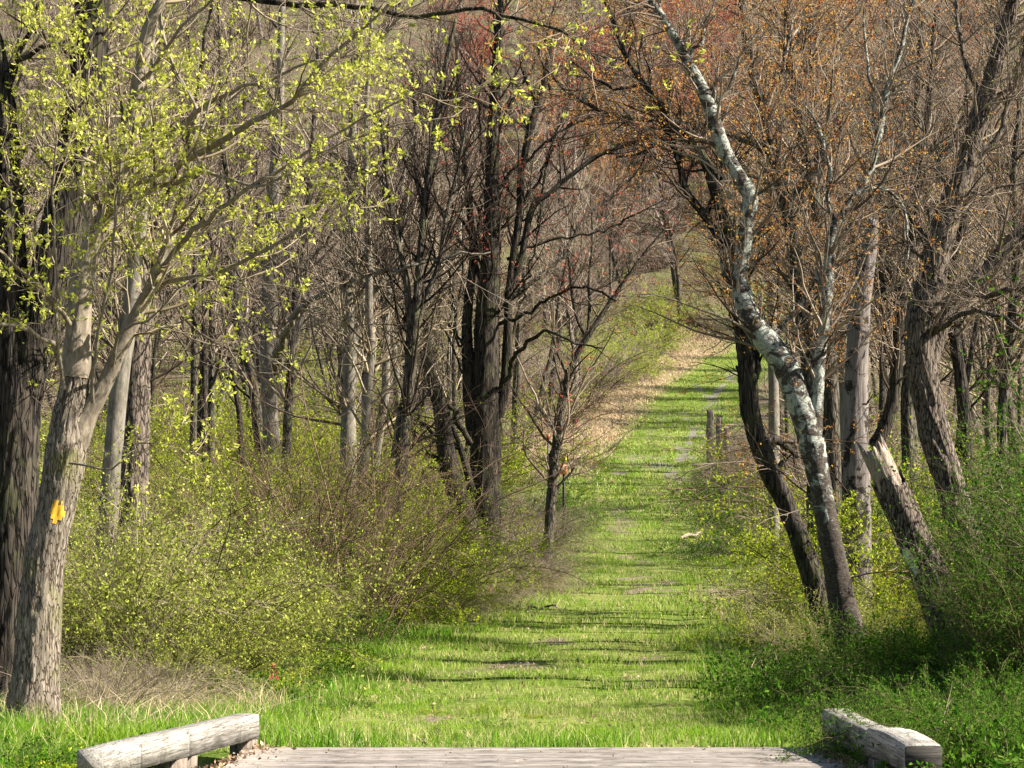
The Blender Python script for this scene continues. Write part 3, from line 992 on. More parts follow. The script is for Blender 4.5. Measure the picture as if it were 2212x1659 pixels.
mid_limbs = {
    44: [[(512, 650, 10), (470, 600, 8), (440, 520, 6), (425, 420, 4)], [(530, 750, 9), (495, 650, 7), (480, 560, 5)]],
    45: [[(592, 805, 20), (606, 745, 17, 41), (630, 690, 15, 40), (675, 645, 13, 39), (741, 615, 12, 38), (800, 595, 10, 37), (860, 580, 9, 36), (931, 560, 8, 36), (1000, 548, 6, 36), (1060, 545, 4, 36)],
         [(596, 840, 14), (640, 740, 12), (655, 660, 10), (650, 560, 8), (670, 480, 6)]],
    46: [[(640, 600, 9), (690, 540, 8), (740, 480, 6), (800, 430, 4)]],
}
for lab, Y, pts, bk, sd_ in mid:
    built_tree('slender_tree', lab, 'tree', [pts], Y, limbs=mid_limbs.get(sd_, ()), bark_m=bk, twig_m='twig_mid', detail=16, step=0.12, furrow=0.01, cell=0.09,
               n1=40, n2=260, n3=900, len1=(1.5, 4.5), len2=(0.6, 1.8), len3=(0.3, 0.9), seed=sd_, twr=0.007, tr1=(0.3, 1), up=0.09)

built_tree('grey_forked_tree', 'smooth grey trunk that sends one stem leaning up to the right, at centre left', 'tree',
           [[(752, 960, 34), (752, 900, 32), (755, 800, 30), (757, 715, 30), (752, 640, 24), (755, 540, 23), (760, 400, 21), (762, 260, 18), (768, 120, 14), (770, -40, 10)],
            [(757, 745, 22), (778, 700, 20), (800, 650, 18), (830, 600, 16), (857, 545, 13), (875, 470, 10), (885, 380, 8), (900, 300, 6)]],
           38, bark_m='bark_pale', twig_m='twig_mid', detail=20, step=0.1, furrow=0.008, cell=0.08, n1=80, n2=500, n3=1800, len1=(1.0, 3.5), len2=(0.5, 1.5), len3=(0.3, 0.8), seed=51, twr=0.006, up=0.08)
built_tree('pale_birch_tree', 'slim chalk-pale trunk standing close right of the grey forked tree', 'tree',
           [[(786, 990, 22), (790, 930, 21), (795, 830, 20), (803, 755, 19), (797, 680, 18), (797, 600, 17), (795, 500, 16), (792, 400, 14), (790, 260, 11), (800, 100, 8), (805, -20, 6)]],
           37, bark_m='bark_pale', twig_m='twig_tan', detail=18, step=0.1, furrow=0.006, cell=0.1, n1=50, n2=320, n3=1200, len1=(1, 3), len2=(0.5, 1.5), len3=(0.3, 0.8), seed=52, twr=0.006, up=0.08)
built_tree('twin_slim_tree', 'leaning grey trunk paired with a thin dark stem, left of the central dark tree', 'tree',
           [[(866, 1010, 27), (872, 960, 26), (880, 870, 24), (890, 780, 22), (896, 700, 22), (905, 600, 19), (915, 480, 16), (930, 350, 13), (950, 200, 10), (985, 40, 7)],
            [(850, 990, 13), (862, 900, 12), (876, 830, 11), (884, 700, 12), (880, 620, 14), (868, 560, 12), (850, 480, 10), (835, 380, 8), (820, 250, 6)],
            [(896, 700, 14), (925, 630, 12), (950, 560, 11), (965, 460, 9), (990, 360, 8), (1010, 250, 6)]],
           36, bark_m='bark_mid', twig_m='twig_dark', detail=20, step=0.1, furrow=0.01, cell=0.08, n1=90, n2=550, n3=2000, len1=(1, 3), len2=(0.5, 1.5), len3=(0.25, 0.7), seed=53, twr=0.006, up=0.1)

# central dark multi-stemmed tree
built_tree('central_dark_tree', 'thick near-black trunk at the centre with many stems fanning up and a long diagonal branch', 'tree',
           [[(1050, 1180, 66), (1048, 1060, 64), (1047, 960, 66), (1047, 860, 66), (1050, 760, 56), (1054, 660, 48), (1060, 560, 40), (1062, 460, 36), (1063, 360, 30), (1066, 260, 24), (1072, 160, 22), (1078, 60, 16), (1085, -60, 10)],
            [(1030, 960, 40), (1018, 880, 34), (1013, 800, 28), (1008, 720, 22), (1012, 640, 20), (1022, 560, 16), (1015, 440, 13), (1000, 330, 10), (990, 200, 8), (985, 80, 6)],
            [(1075, 900, 26), (1092, 820, 22), (1096, 740, 20), (1098, 650, 19), (1108, 560, 18), (1122, 460, 17), (1126, 380, 15), (1140, 300, 17), (1165, 210, 14), (1180, 150, 10), (1200, 60, 7)],
            [(1100, 640, 14), (1125, 560, 13), (1150, 450, 13), (1190, 415, 12), (1231, 380, 11), (1291, 337, 9), (1360, 310, 10), (1431, 282, 8), (1480, 262, 6)]],
           42.0,
           limbs=[[(1080, 850, 16), (1098, 800, 15, 41.5), (1120, 760, 14, 41.0), (1160, 725, 12, 40.6), (1190, 716, 10, 40.4), (1225, 735, 8, 40.2), (1260, 745, 7, 40.2), (1300, 752, 5, 40.0)],
                  [(1075, 700, 14), (1130, 680, 12, 41.6), (1200, 640, 10, 41.0), (1270, 620, 8, 40.6), (1330, 650, 6, 40.4)],
                  [(1110, 640, 13), (1160, 600, 12, 42.5), (1210, 560, 11, 43.0), (1250, 490, 9, 43.5), (1300, 440, 8, 44.0), (1360, 385, 6, 44.5), (1415, 345, 4, 45.0)],
                  [(1095, 560, 10), (1180, 520, 9), (1260, 510, 8), (1340, 480, 7), (1420, 440, 5), (1490, 400, 4)],
                  [(1065, 420, 12), (1120, 360, 10), (1190, 300, 9), (1260, 260, 7), (1330, 250, 5)],
                  [(1045, 620, 12), (1010, 540, 11), (960, 470, 10), (930, 380, 8), (915, 280, 6), (905, 180, 4)],
                  [(1050, 520, 11), (1020, 420, 10), (985, 330, 8), (960, 220, 6), (945, 120, 4)],
                  [(1130, 440, 10), (1180, 350, 9), (1230, 270, 7), (1300, 190, 6), (1370, 120, 4)],
                  [(1064, 330, 11), (1100, 230, 9), (1150, 140, 7), (1190, 40, 5), (1210, -40, 4)],
                  [(1055, 640, 9), (1030, 520, 8), (1045, 400, 7), (1035, 260, 6), (1040, 120, 4)],
                  [(1096, 740, 9), (1130, 640, 8), (1160, 520, 7), (1175, 380, 6), (1215, 240, 5), (1240, 100, 3)],
                  [(1013, 800, 9), (985, 700, 8), (970, 580, 7), (975, 440, 6), (955, 300, 5), (960, 150, 3)],
                  [(1020, 860, 8), (990, 780, 7), (950, 690, 6), (945, 600, 5), (920, 500, 4)],
                  [(1010, 760, 10), (970, 700, 8), (930, 660, 7), (880, 640, 5), (830, 650, 3)]],
           bark_m='bark_dark', twig_m='twig_dark', detail=56, step=0.06, furrow=0.026, cell=0.06, n1=190, n2=1300, n3=5200, len1=(0.6, 2.6), len2=(0.3, 1.1), len3=(0.15, 0.5),
           seed=61, twr=0.0052, up=0.09, leaves='bud_red', leaf_n=1300, leaf_size=0.045, tr1=(0.4, 1.0), limb_w=0.68)
built_tree('leaning_companion_tree', 'dark trunk leaning left beside the thick central one, with jagged low branches', 'tree',
           [[(1005, 1120, 50), (990, 1070, 46), (972, 1010, 42), (962, 960, 38), (955, 900, 34), (940, 840, 26), (925, 780, 20), (922, 700, 16), (905, 640, 14), (915, 540, 12), (905, 420, 10), (900, 300, 8), (890, 150, 5)],
            [(1020, 1060, 18), (1000, 985, 14), (985, 940, 11), (965, 905, 9), (935, 880, 6)]],
           41.4, limbs=[[(975, 1010, 14), (945, 990, 11), (925, 975, 9), (912, 990, 7)], [(968, 1050, 12), (940, 1015, 9), (925, 1000, 7)],
                        [(968, 960, 10), (935, 935, 8), (890, 905, 6), (850, 900, 4)],
                        [(1018, 960, 13, 41.6), (985, 900, 13, 41.6), (955, 850, 10, 41.6), (930, 810, 8, 41.6), (910, 760, 5, 41.6)]],
           bark_m='bark_dark', twig_m='twig_dark', detail=36, step=0.07, furrow=0.02, cell=0.06, n1=60, n2=400, n3=1600, len1=(0.5, 2.0), len2=(0.3, 0.9), len3=(0.15, 0.4), seed=62, twr=0.0056, up=0.05, tr1=(0.4, 1.0))
built_tree('small_forked_tree', 'small dark tree at the path edge forking into three above its slanting stem', 'tree',
           [[(1183, 1190, 24), (1186, 1140, 22), (1192, 1060, 22), (1200, 980, 21), (1208, 900, 19), (1222, 830, 17), (1243, 775, 15), (1268, 728, 13), (1300, 680, 11), (1340, 620, 9), (1390, 550, 6), (1440, 490, 4)],
            [(1268, 728, 10), (1252, 700, 9), (1240, 660, 8), (1232, 600, 6), (1225, 520, 4)],
            [(1270, 725, 9), (1274, 660, 8), (1272, 600, 6), (1280, 520, 5), (1276, 420, 3)]],
           44.0, limbs=[[(1190, 1080, 7), (1215, 1040, 6), (1240, 1010, 4)], [(1196, 1050, 5), (1186, 980, 4), (1200, 950, 3)]],
           bark_m='bark_mid', twig_m='twig_mid', detail=20, step=0.1, furrow=0.012, cell=0.08, n1=70, n2=420, n3=1400, len1=(0.8, 2.8), len2=(0.4, 1.2), len3=(0.2, 0.6), seed=63, twr=0.006, up=0.08, leaves='bud_red', leaf_n=250, leaf_size=0.05)

# ------------------------------------------------------------------ right-hand trees
built_tree('lichen_tree', 'black cherry tree crusted with pale lichen, curving up left over the path', 'tree',
           [[(1862, 1470, 70), (1838, 1380, 62), (1818, 1300, 58), (1804, 1220, 54), (1788, 1140, 52), (1774, 1060, 50), (1762, 1000, 52), (1752, 950, 56)],
            [(1757, 985, 57), (1738, 905, 60), (1720, 860, 57), (1700, 800, 57), (1676, 760, 55), (1650, 730, 53), (1622, 690, 48), (1604, 640, 44), (1598, 590, 37), (1606, 540, 34), (1613, 480, 34), (1620, 425, 37), (1600, 390, 34), (1572, 340, 32), (1552, 290, 30), (1536, 240, 29), (1520, 200, 28), (1500, 160, 24), (1482, 130, 22), (1462, 90, 20), (1440, 50, 17), (1405, 0, 15), (1380, -60, 10)],
            [(1758, 960, 36), (1764, 880, 30), (1768, 800, 28), (1776, 730, 27), (1786, 650, 25), (1792, 560, 24), (1800, 500, 22), (1825, 455, 20), (1850, 420, 18), (1878, 370, 17), (1896, 305, 16), (1908, 240, 14), (1920, 180, 12), (1945, 110, 10), (1960, 40, 8), (1990, -40, 6)]],
           22.5,
           limbs=[[(1490, 145, 10), (1497, 105, 8), (1520, 90, 7), (1523, 50, 7), (1540, 10, 5), (1545, -40, 4)],
                  [(1552, 265, 11), (1556, 220, 8), (1580, 170, 7), (1600, 120, 5), (1640, 60, 4)],
                  [(1560, 300, 9), (1550, 240, 7), (1545, 180, 5)],
                  [(1618, 690, 12), (1590, 640, 12), (1566, 590, 11), (1559, 540, 11)],
                  [(1650, 735, 12), (1680, 715, 9), (1700, 690, 7), (1735, 645, 6), (1740, 610, 4)],
                  [(1792, 640, 9), (1765, 600, 8), (1762, 570, 7)],
                  [(1440, 50, 8), (1410, 15, 6), (1370, 5, 4)], [(1500, 160, 7), (1478, 100, 4), (1490, 60, 3)],
                  [(1797, 500, 10), (1790, 420, 9), (1790, 340, 8), (1770, 270, 6), (1740, 230, 4)],
                  [(1850, 420, 8), (1900, 405, 8), (1940, 430, 7), (1960, 480, 6), (1960, 560, 5)],
                  [(1895, 300, 8), (1885, 200, 7), (1870, 110, 6), (1866, 20, 4)],
                  [(1800, 1100, 4), (1720, 1050, 3), (1660, 1000, 2)], [(1810, 1260, 5), (1870, 1240, 4), (1950, 1235, 3)]],
           bark_m='bark_cherry', limb_m='bark_cherry', twig_m='twig_mid', detail=64, step=0.03, furrow=0.014, cell=0.045, horiz=True, n1=210, n2=1300, n3=4200,
           len1=(0.4, 1.7), len2=(0.2, 0.8), len3=(0.1, 0.35), seed=71, twr=0.0026, up=0.04, leaves='bud_orange', leaf_n=2400, leaf_size=0.028, leaf_per=3, stem_tw=False, tr1=(0.12, 1.0))
built_tree('twisted_dark_tree', 'twisted dark tree behind the lichen-covered one, its top limb reaching far left', 'tree',
           [[(1775, 1320, 48), (1750, 1230, 44), (1722, 1150, 42), (1696, 1085, 42), (1668, 1030, 46), (1645, 970, 44), (1624, 900, 42), (1616, 840, 42), (1612, 780, 38), (1604, 720, 36), (1600, 660, 34), (1592, 600, 32), (1580, 540, 30), (1566, 480, 28), (1548, 420, 26), (1528, 360, 23), (1500, 310, 20), (1460, 270, 17), (1425, 225, 15), (1392, 180, 13), (1358, 130, 12), (1330, 60, 10), (1308, 0, 8), (1290, -60, 6)],
            [(1598, 660, 18), (1588, 610, 18), (1572, 565, 17), (1552, 515, 17), (1524, 468, 16), (1494, 430, 15), (1478, 400, 14), (1466, 350, 12), (1452, 310, 11), (1434, 278, 9), (1420, 250, 6)]],
           25.5,
           limbs=[[(1525, 470, 11), (1550, 410, 10), (1560, 370, 9), (1555, 330, 6)],
                  [(1672, 1030, 16), (1690, 1005, 10), (1695, 980, 6)],
                  [(1645, 960, 22), (1672, 950, 20, 25.7), (1700, 965, 16, 26), (1720, 985, 10, 26.2)],
                  [(1616, 800, 14), (1604, 815, 10), (1590, 790, 5)],
                  [(1612, 860, 12), (1640, 800, 14), (1630, 740, 12), (1612, 700, 10)],
                  [(1500, 310, 9), (1440, 300, 8), (1390, 330, 6), (1330, 340, 4)],
                  [(1392, 180, 8), (1330, 190, 7), (1280, 170, 5), (1230, 130, 4)],
                  [(1358, 130, 7), (1370, 60, 6), (1350, 0, 5)]],
           bark_m='bark_dark', twig_m='twig_dark', detail=44, step=0.05, furrow=0.022, cell=0.05, n1=110, n2=800, n3=3000, len1=(0.5, 2.0), len2=(0.3, 0.9), len3=(0.12, 0.4),
           seed=72, twr=0.003, up=0.03, leaves='bud_orange', leaf_n=2200, leaf_size=0.03, tr1=(0.45, 1.0))
built_tree('reaching_limb_tree', 'brown-grey tree with a long pale limb stretching left across the path', 'tree',
           [[(1762, 1150, 40), (1760, 1000, 38), (1752, 860, 36), (1742, 760, 32), (1730, 660, 30), (1716, 560, 28), (1702, 460, 27), (1678, 370, 26), (1660, 300, 24), (1644, 230, 22), (1628, 160, 20), (1612, 90, 17), (1600, 0, 14), (1590, -80, 10)],
            [(1674, 350, 18), (1634, 312, 17), (1600, 300, 15), (1560, 285, 14), (1509, 265, 12), (1434, 258, 11), (1390, 258, 11), (1341, 250, 10), (1300, 240, 9), (1271, 225, 9), (1240, 208, 8), (1216, 190, 7), (1190, 160, 6), (1171, 135, 5), (1160, 90, 3)]],
           29, limbs=[[(1700, 450, 12), (1740, 380, 11), (1775, 330, 9), (1790, 240, 7), (1800, 150, 5)], [(1560, 285, 7), (1500, 245, 5), (1430, 243, 4), (1360, 190, 3)],
                      [(1644, 230, 10), (1690, 160, 9), (1700, 60, 7), (1695, -20, 5)], [(1271, 225, 5), (1300, 170, 4), (1350, 100, 3)],
                      [(1735, 690, 10), (1765, 640, 8), (1790, 560, 7), (1850, 520, 5)]],
           bark_m='bark_mid', twig_m='twig_mid', detail=32, step=0.07, furrow=0.015, cell=0.06, n1=170, n2=1100, n3=3600, len1=(0.6, 2.3), len2=(0.3, 1.0), len3=(0.15, 0.45),
           seed=73, twr=0.0034, up=0.05, leaves='bud_orange', leaf_n=3200, leaf_size=0.036, tr1=(0.35, 1.0))
built_tree('pale_pole_tree', 'straight smooth pale trunk seen through the gap beside the lichen tree', 'tree',
           [[(1672, 1000, 24), (1672, 900, 24), (1670, 800, 22), (1668, 700, 21), (1667, 600, 21), (1666, 500, 20), (1664, 420, 18), (1668, 300, 16), (1672, 150, 13), (1668, 0, 10)]],
           40, bark_m='bark_pale', twig_m='twig_tan', detail=20, step=0.1, furrow=0.004, cell=0.1, n1=50, n2=360, n3=1400, len1=(1, 3.2), len2=(0.5, 1.4), len3=(0.2, 0.7), seed=74, twr=0.006, tr1=(0.5, 1), leaves='bud_orange', leaf_n=700, leaf_size=0.04)
built_tree('stripped_snag', 'dead snag stripped of bark with a snapped-off top, behind the lichen tree', 'dead tree',
           [[(1850, 1160, 62), (1848, 1000, 58), (1848, 900, 54), (1850, 800, 50), (1854, 720, 48), (1858, 660, 46), (1866, 600, 42), (1876, 540, 34), (1885, 490, 26)]],
           27.5, bark_m='snag', twig_m='twig_dark', detail=44, step=0.05, furrow=0.012, cell=0.05, n1=10, n2=40, n3=90, len1=(0.3, 1.0), seed=75, jag=0.14, twr=0.004)
built_tree('crooked_fork_tree', 'crooked dark tree forking low between the snag and the big leaning tree', 'tree',
           [[(1862, 1080, 30), (1880, 980, 30), (1905, 935, 28), (1926, 880, 28), (1936, 800, 27), (1940, 720, 24), (1950, 640, 22), (1962, 560, 19), (1975, 470, 16), (1985, 380, 14), (2000, 280, 11), (2010, 160, 9), (2020, 20, 7)],
            [(1934, 760, 20), (1915, 700, 20), (1908, 640, 18), (1904, 560, 15), (1915, 480, 12), (1900, 400, 10), (1890, 300, 8)],
            [(1936, 760, 14), (1945, 690, 12), (1930, 620, 10), (1915, 560, 8), (1905, 500, 6)]],
           28.5, limbs=[[(1944, 680, 9), (1990, 600, 8), (2010, 520, 7), (2000, 430, 5)], [(1985, 380, 8), (2040, 330, 7), (2080, 240, 5), (2090, 150, 4)]],
           bark_m='bark_dark', twig_m='twig_mid', detail=32, step=0.07, furrow=0.016, cell=0.055, n1=170, n2=1000, n3=3200, len1=(0.6, 2.3), len2=(0.3, 1.0), len3=(0.12, 0.45), seed=76, twr=0.0032, tr1=(0.4, 1), leaves='bud_orange', leaf_n=700, leaf_size=0.026)
built_tree('big_leaning_tree', 'big ridged-bark tree at the right leaning left then back, with a heavy right limb', 'tree',
           [[(2095, 1200, 66), (2070, 1110, 64), (2044, 1020, 64), (2022, 950, 64), (2006, 880, 64), (1994, 810, 66), (1990, 750, 74), (1994, 700, 76), (2006, 640, 66), (2020, 570, 58), (2036, 500, 56), (2052, 450, 52), (2072, 400, 46), (2088, 350, 42), (2104, 290, 40), (2124, 220, 38), (2144, 160, 34), (2164, 90, 30), (2185, 20, 26), (2210, -80, 20)],
            [(2004, 780, 50), (2024, 720, 44), (2056, 660, 40), (2092, 620, 36), (2130, 590, 34), (2156, 556, 32), (2180, 525, 30), (2215, 498, 28), (2280, 460, 24)]],
           25.0, limbs=[[(2030, 720, 14), (2070, 640, 12), (2130, 635, 12, 24.5), (2190, 625, 11, 24), (2250, 600, 8, 24)],
                        [(2010, 730, 14), (2060, 690, 11, 24.4), (2110, 670, 11, 24), (2160, 690, 10, 23.8), (2215, 720, 8, 23.6)],
                        [(2045, 470, 16), (2065, 430, 14), (2085, 425, 12), (2105, 420, 6)],
                        [(2088, 350, 14), (2150, 300, 12), (2190, 200, 10), (2215, 100, 7)],
                        [(2072, 400, 10), (2120, 420, 8), (2170, 400, 7), (2230, 390, 5)],
                        [(2124, 220, 12), (2090, 150, 11), (2070, 60, 9), (2060, -30, 6)],
                        [(2020, 570, 10), (1990, 500, 9), (1950, 450, 7), (1900, 440, 5)]],
           bark_m='bark_walnut', twig_m='twig_mid', detail=72, step=0.04, furrow=0.032, cell=0.055, n1=130, n2=900, n3=3600, len1=(0.5, 2.0), len2=(0.25, 0.9), len3=(0.12, 0.4),
           seed=77, twr=0.003, tr1=(0.45, 1), leaves='leaf_pale', leaf_n=500, leaf_size=0.02)

# broken leaning stump with splintered top
rng = np.random.default_rng(88)
P, R = stem_world([(2085, 1440, 92), (2052, 1350, 88), (2020, 1270, 82), (1990, 1200, 76), (1962, 1140, 74), (1945, 1100, 73), (1934, 1075, 71)], 21.5)
base = np.array([P[0][0], P[0][1], float(gz(P[0][0], P[0][1]))])
st = thing('broken_trunk', 'leaning broken trunk with a splintered pale top beside the lichen tree', 'dead tree', base)
V, Q, T = trunk_arrays(P, R, 72, 0.03, 0.03, 0.055, 880, flare=0.2, jag=0.30)
link('trunk', mesh_from('trunk', V - base, Q), M['bark_walnut'], st)
P2, R2 = stem_world([(1975, 1170, 58), (1945, 1105, 62), (1926, 1060, 61), (1914, 1030, 58), (1903, 1005, 54)], 21.5)
V, Q, T = trunk_arrays(P2, R2, 60, 0.03, 0.022, 0.03, 881, jag=0.36, cap=True)
link('splintered_top', mesh_from('splintered_top', V - base, Q, T), M['deadwood'], st)
acc = Acc()
ax = norm(P2[-1] - P2[0])
for k in range(26):
    a = rng.uniform(0, 2 * math.pi)
    s0 = P2[-1] + np.array([math.cos(a), math.sin(a) * 0.9, 0]) * R2[-1] * rng.uniform(0.55, 1.0) - ax * 0.1
    L = rng.uniform(0.08, 0.26)
    s1 = s0 + (ax + rng.normal(size=3) * 0.08) * L
    PP = np.stack([s0, (s0 + s1) / 2, s1])[None]
    tubes(acc, PP, np.array([[0.014, 0.009, 0.001]]) * rng.uniform(0.7, 1.6), 4)
link('splinters', acc.mesh('splinters', base), M['deadwood'], st, kind='stuff')
def skin(tree, trunk, cx, cy, Y, w, h, tilt, mat, name, label, seed, sides, capped):
    """a thin crust on the trunk surface, ragged oval seen from the front"""
    nv = len(trunk.data.vertices)
    co = np.empty(nv * 3, dtype=np.float32)
    trunk.data.vertices.foreach_get('co', co)
    co = co.reshape(-1, 3)
    nr = np.empty(nv * 3, dtype=np.float32)
    trunk.data.vertices.foreach_get('normal', nr)
    nr = nr.reshape(-1, 3)
    c = at(cx, cy, Y)
    wv = co + np.array(tree.location)
    dx, dz = wv[:, 0] - c[0], wv[:, 2] - c[2]
    u = (dx * math.cos(tilt) + dz * math.sin(tilt)) / w
    v = (-dx * math.sin(tilt) + dz * math.cos(tilt)) / h
    rag = -0.25 + 1.0 * vnoise(wv[:, 0] * 60 + 400, wv[:, 2] * 26 + 400, 997, seed)
    ins = (u * u + v * v < 0.75 + rag) & (nr[:, 1] < 0.15)
    fa = np.empty(len(trunk.data.loops), dtype=np.int32)
    trunk.data.loops.foreach_get('vertex_index', fa)
    nq = (len(fa) - (sides * 3 if capped else 0)) // 4
    Qs = fa[:nq * 4].reshape(-1, 4)
    Qs = Qs[ins[Qs].all(1)]
    if not len(Qs):
        return
    ids, inv = np.unique(Qs, return_inverse=True)
    link(name, mesh_from(name, co[ids] + nr[ids] * 0.0025, inv.reshape(-1, 4)), M[mat], tree, label=label)


bpy.context.view_layer.update()
skin(st, next(o for o in st.children if o.name.startswith('trunk')), 1962, 1208, 21.5, 0.035, 0.15, 0.42, 'fungus', 'lichen_crust', 'pale grey crust on the left edge of the trunk', 3, 72, False)

skin(BL, BLAZE, 131, 1102, 16.2, 0.052, 0.098, 0.0, 'paint', 'paint_blaze', 'yellow paint blaze', 5, 84, True)

more = [  # further right-hand trunks (label, name, Y, stems, limbs, bark, twigs)
    ('dark trunk rising behind the pale dead snag, plain and straight', 33, [[(1790, 1060, 36), (1782, 900, 36), (1772, 760, 35), (1766, 600, 34), (1764, 450, 32), (1762, 320, 29), (1758, 180, 24), (1750, 40, 18), (1745, -60, 12)]], 'bark_dark', 81),
    ('narrow pale trunk high between dark ones, upper right', 36, [[(1826, 1040, 22), (1822, 800, 21), (1815, 600, 19), (1810, 400, 18), (1809, 250, 17), (1806, 120, 15), (1800, 0, 12)]], 'bark_pale', 82),
    ('slanting brown trunk running up to the left above the pale limb', 31, [[(1800, 1060, 34), (1798, 900, 33), (1788, 740, 32), (1775, 560, 30), (1756, 420, 29), (1736, 300, 27), (1718, 200, 26), (1706, 100, 24), (1700, 0, 20), (1690, -70, 14)]], 'bark_mid', 83),
    ('grey trunk rising just left of the big leaning tree', 34, [[(1962, 1010, 30), (1960, 850, 29), (1966, 700, 27), (1980, 560, 24), (1986, 400, 20), (1980, 240, 16), (1990, 80, 12), (1995, -50, 8)]], 'bark_mid', 84),
    ('slim dark trunk behind the big leaning tree on its right', 35, [[(2090, 1040, 30), (2080, 860, 28), (2060, 700, 26), (2064, 560, 24), (2100, 420, 21), (2130, 280, 18), (2150, 120, 14), (2160, -40, 10)]], 'bark_dark', 85),
    ('thin grey tree near the right edge with arching twigs', 32, [[(2170, 1060, 24), (2165, 900, 22), (2180, 740, 20), (2195, 560, 18), (2190, 380, 15), (2205, 200, 12), (2220, 20, 8)]], 'bark_mid', 86),
]
for lab, Y, stems, bk, sd_ in more:
    built_tree('slender_tree', lab, 'tree', stems, Y, bark_m=bk, twig_m='twig_mid', detail=24, step=0.09, furrow=0.014, cell=0.07, n1=80, n2=600, n3=2600,
               len1=(0.8, 3.0), len2=(0.4, 1.3), len3=(0.2, 0.6), seed=sd_, twr=0.0038, tr1=(0.4, 1), up=0.07, leaves='bud_orange', leaf_n=1700 if sd_ < 84 else 400, leaf_size=0.04)

# ------------------------------------------------------------------ wood behind: tree kinds made once, then copied one by one
def wild_tree(seed, H, r, stems=1, lean=0.1, n1=34, n2=240, n3=1500, bark_m='bark_mid', twig_m='twig_far', tw=0.014, buds=None, nb=0, bs=0.08, spread=1.0, cl=0.25):
    rng = np.random.default_rng(seed)
    root = thing('bare_tree', 'bare grey tree in the wood', 'tree')
    ta, P_, R_ = Acc(), [], []
    for s in range(stems):
        K = 12
        d = norm(np.array([rng.normal() * lean, rng.normal() * lean, 1.0]))
        if stems > 1:
            a = s / stems * 6.28 + rng.uniform(0, 1)
            d = norm(np.array([math.cos(a) * 0.25, math.sin(a) * 0.25, 1.0]))
        pts = [np.array([0, 0, -0.4]) + (np.array([math.cos(s * 2.1), math.sin(s * 2.1), 0]) * 0.1 if stems > 1 else 0)]
        h = H * rng.uniform(0.8, 1.0)
        for k in range(1, K):
            d = norm(d + rng.normal(size=3) * 0.07 + np.array([0, 0, 0.08]))
            pts.append(pts[-1] + d * h / (K - 1))
        P_.append(np.array(pts))
        R_.append(r * (0.75 if stems > 1 else 1) * np.linspace(1, 0.1, K) ** 0.9)
    P_, R_ = np.stack(P_), np.stack(R_)
    tubes(ta, P_, R_, 9)
    o1 = link('trunk', ta.mesh('trunk'), M[bark_m], root)
    ca = Acc()
    b1 = grow(P_, R_, n1 * stems, (cl, 0.97), (30, 62), (2.2 * spread, 5.2 * spread), 0.5, 8, 0.1, 0.07, rng, rmin=0.015)
    tubes(ca, *b1, 4)
    b2 = grow(b1[0], b1[1], n2 * stems, (0.12, 1), (25, 60), (0.8, 2.4), 0.5, 5, 0.12, 0.06, rng, rmin=tw * 1.2)
    tubes(ca, *b2, 3)
    b3 = grow(b2[0], b2[1], n3, (0.05, 1), (20, 60), (0.35, 1.1), 0.6, 3, 0.15, 0.06, rng, rmin=tw * 0.7, rmax=tw * 1.2, taper=0.4)
    tubes(ca, *b3, 3)
    o2 = link('crown', ca.mesh('crown'), M[twig_m], root, kind='stuff')
    kids = [o1, o2]
    if buds:
        la = Acc()
        al = b3[0][:, 1:].reshape(-1, 3)
        sel = rng.choice(len(al), min(nb, len(al)), replace=False)
        leaf_quads(la, al[sel], rng.normal(size=(len(sel), 3)), bs, 0.6, rng, 2, 1.0, 0, jitter=bs * 0.5)
        kids.append(link('buds', la.mesh('buds', smooth=False), M[buds], root, kind='stuff'))
    KIDS[root.name] = kids
    return root


kinds = [
    wild_tree(101, 15, 0.20), wild_tree(102, 17, 0.24, lean=0.15), wild_tree(103, 13, 0.14, stems=2), wild_tree(104, 16, 0.2, bark_m='bark_pale', twig_m='twig_far'),
    wild_tree(105, 14, 0.13, stems=3, twig_m='twig_far'), wild_tree(106, 15, 0.18, buds='bud_orange', nb=2000, bs=0.15),
    wild_tree(107, 14, 0.17, buds='bud_red', nb=2000, bs=0.15), wild_tree(108, 12, 0.12, bark_m='bark_dark', twig_m='twig_mid', spread=0.8),
]
near_kinds = [
    wild_tree(111, 14, 0.16, twig_m='twig_mid', tw=0.009, n1=24, n2=170, n3=900, bark_m='bark_mid', cl=0.42), wild_tree(112, 13, 0.14, stems=2, twig_m='twig_dark', tw=0.009, n1=16, n2=110, n3=900, bark_m='bark_dark', cl=0.35),
    wild_tree(113, 15, 0.17, twig_m='twig_mid', tw=0.009, n1=24, n2=170, n3=900, bark_m='bark_pale', cl=0.45), wild_tree(114, 12, 0.12, stems=3, twig_m='twig_tan', tw=0.008, n1=12, n2=90, n3=900, bark_m='bark_mid', cl=0.3),
]
used_proto = set()


def place_tree(k, x, y, rz, sc, label, group):
    z = float(gz(x, y))
    if k.name not in used_proto:
        used_proto.add(k.name)
        k.location = (x, y, z)
        k.rotation_euler = (0, 0, rz)
        k.scale = (sc, sc, sc)
        k['label'] = label
        k['group'] = group
        return k
    return dup(k, (x, y, z), rz, sc, label, group)


rng = np.random.default_rng(5)
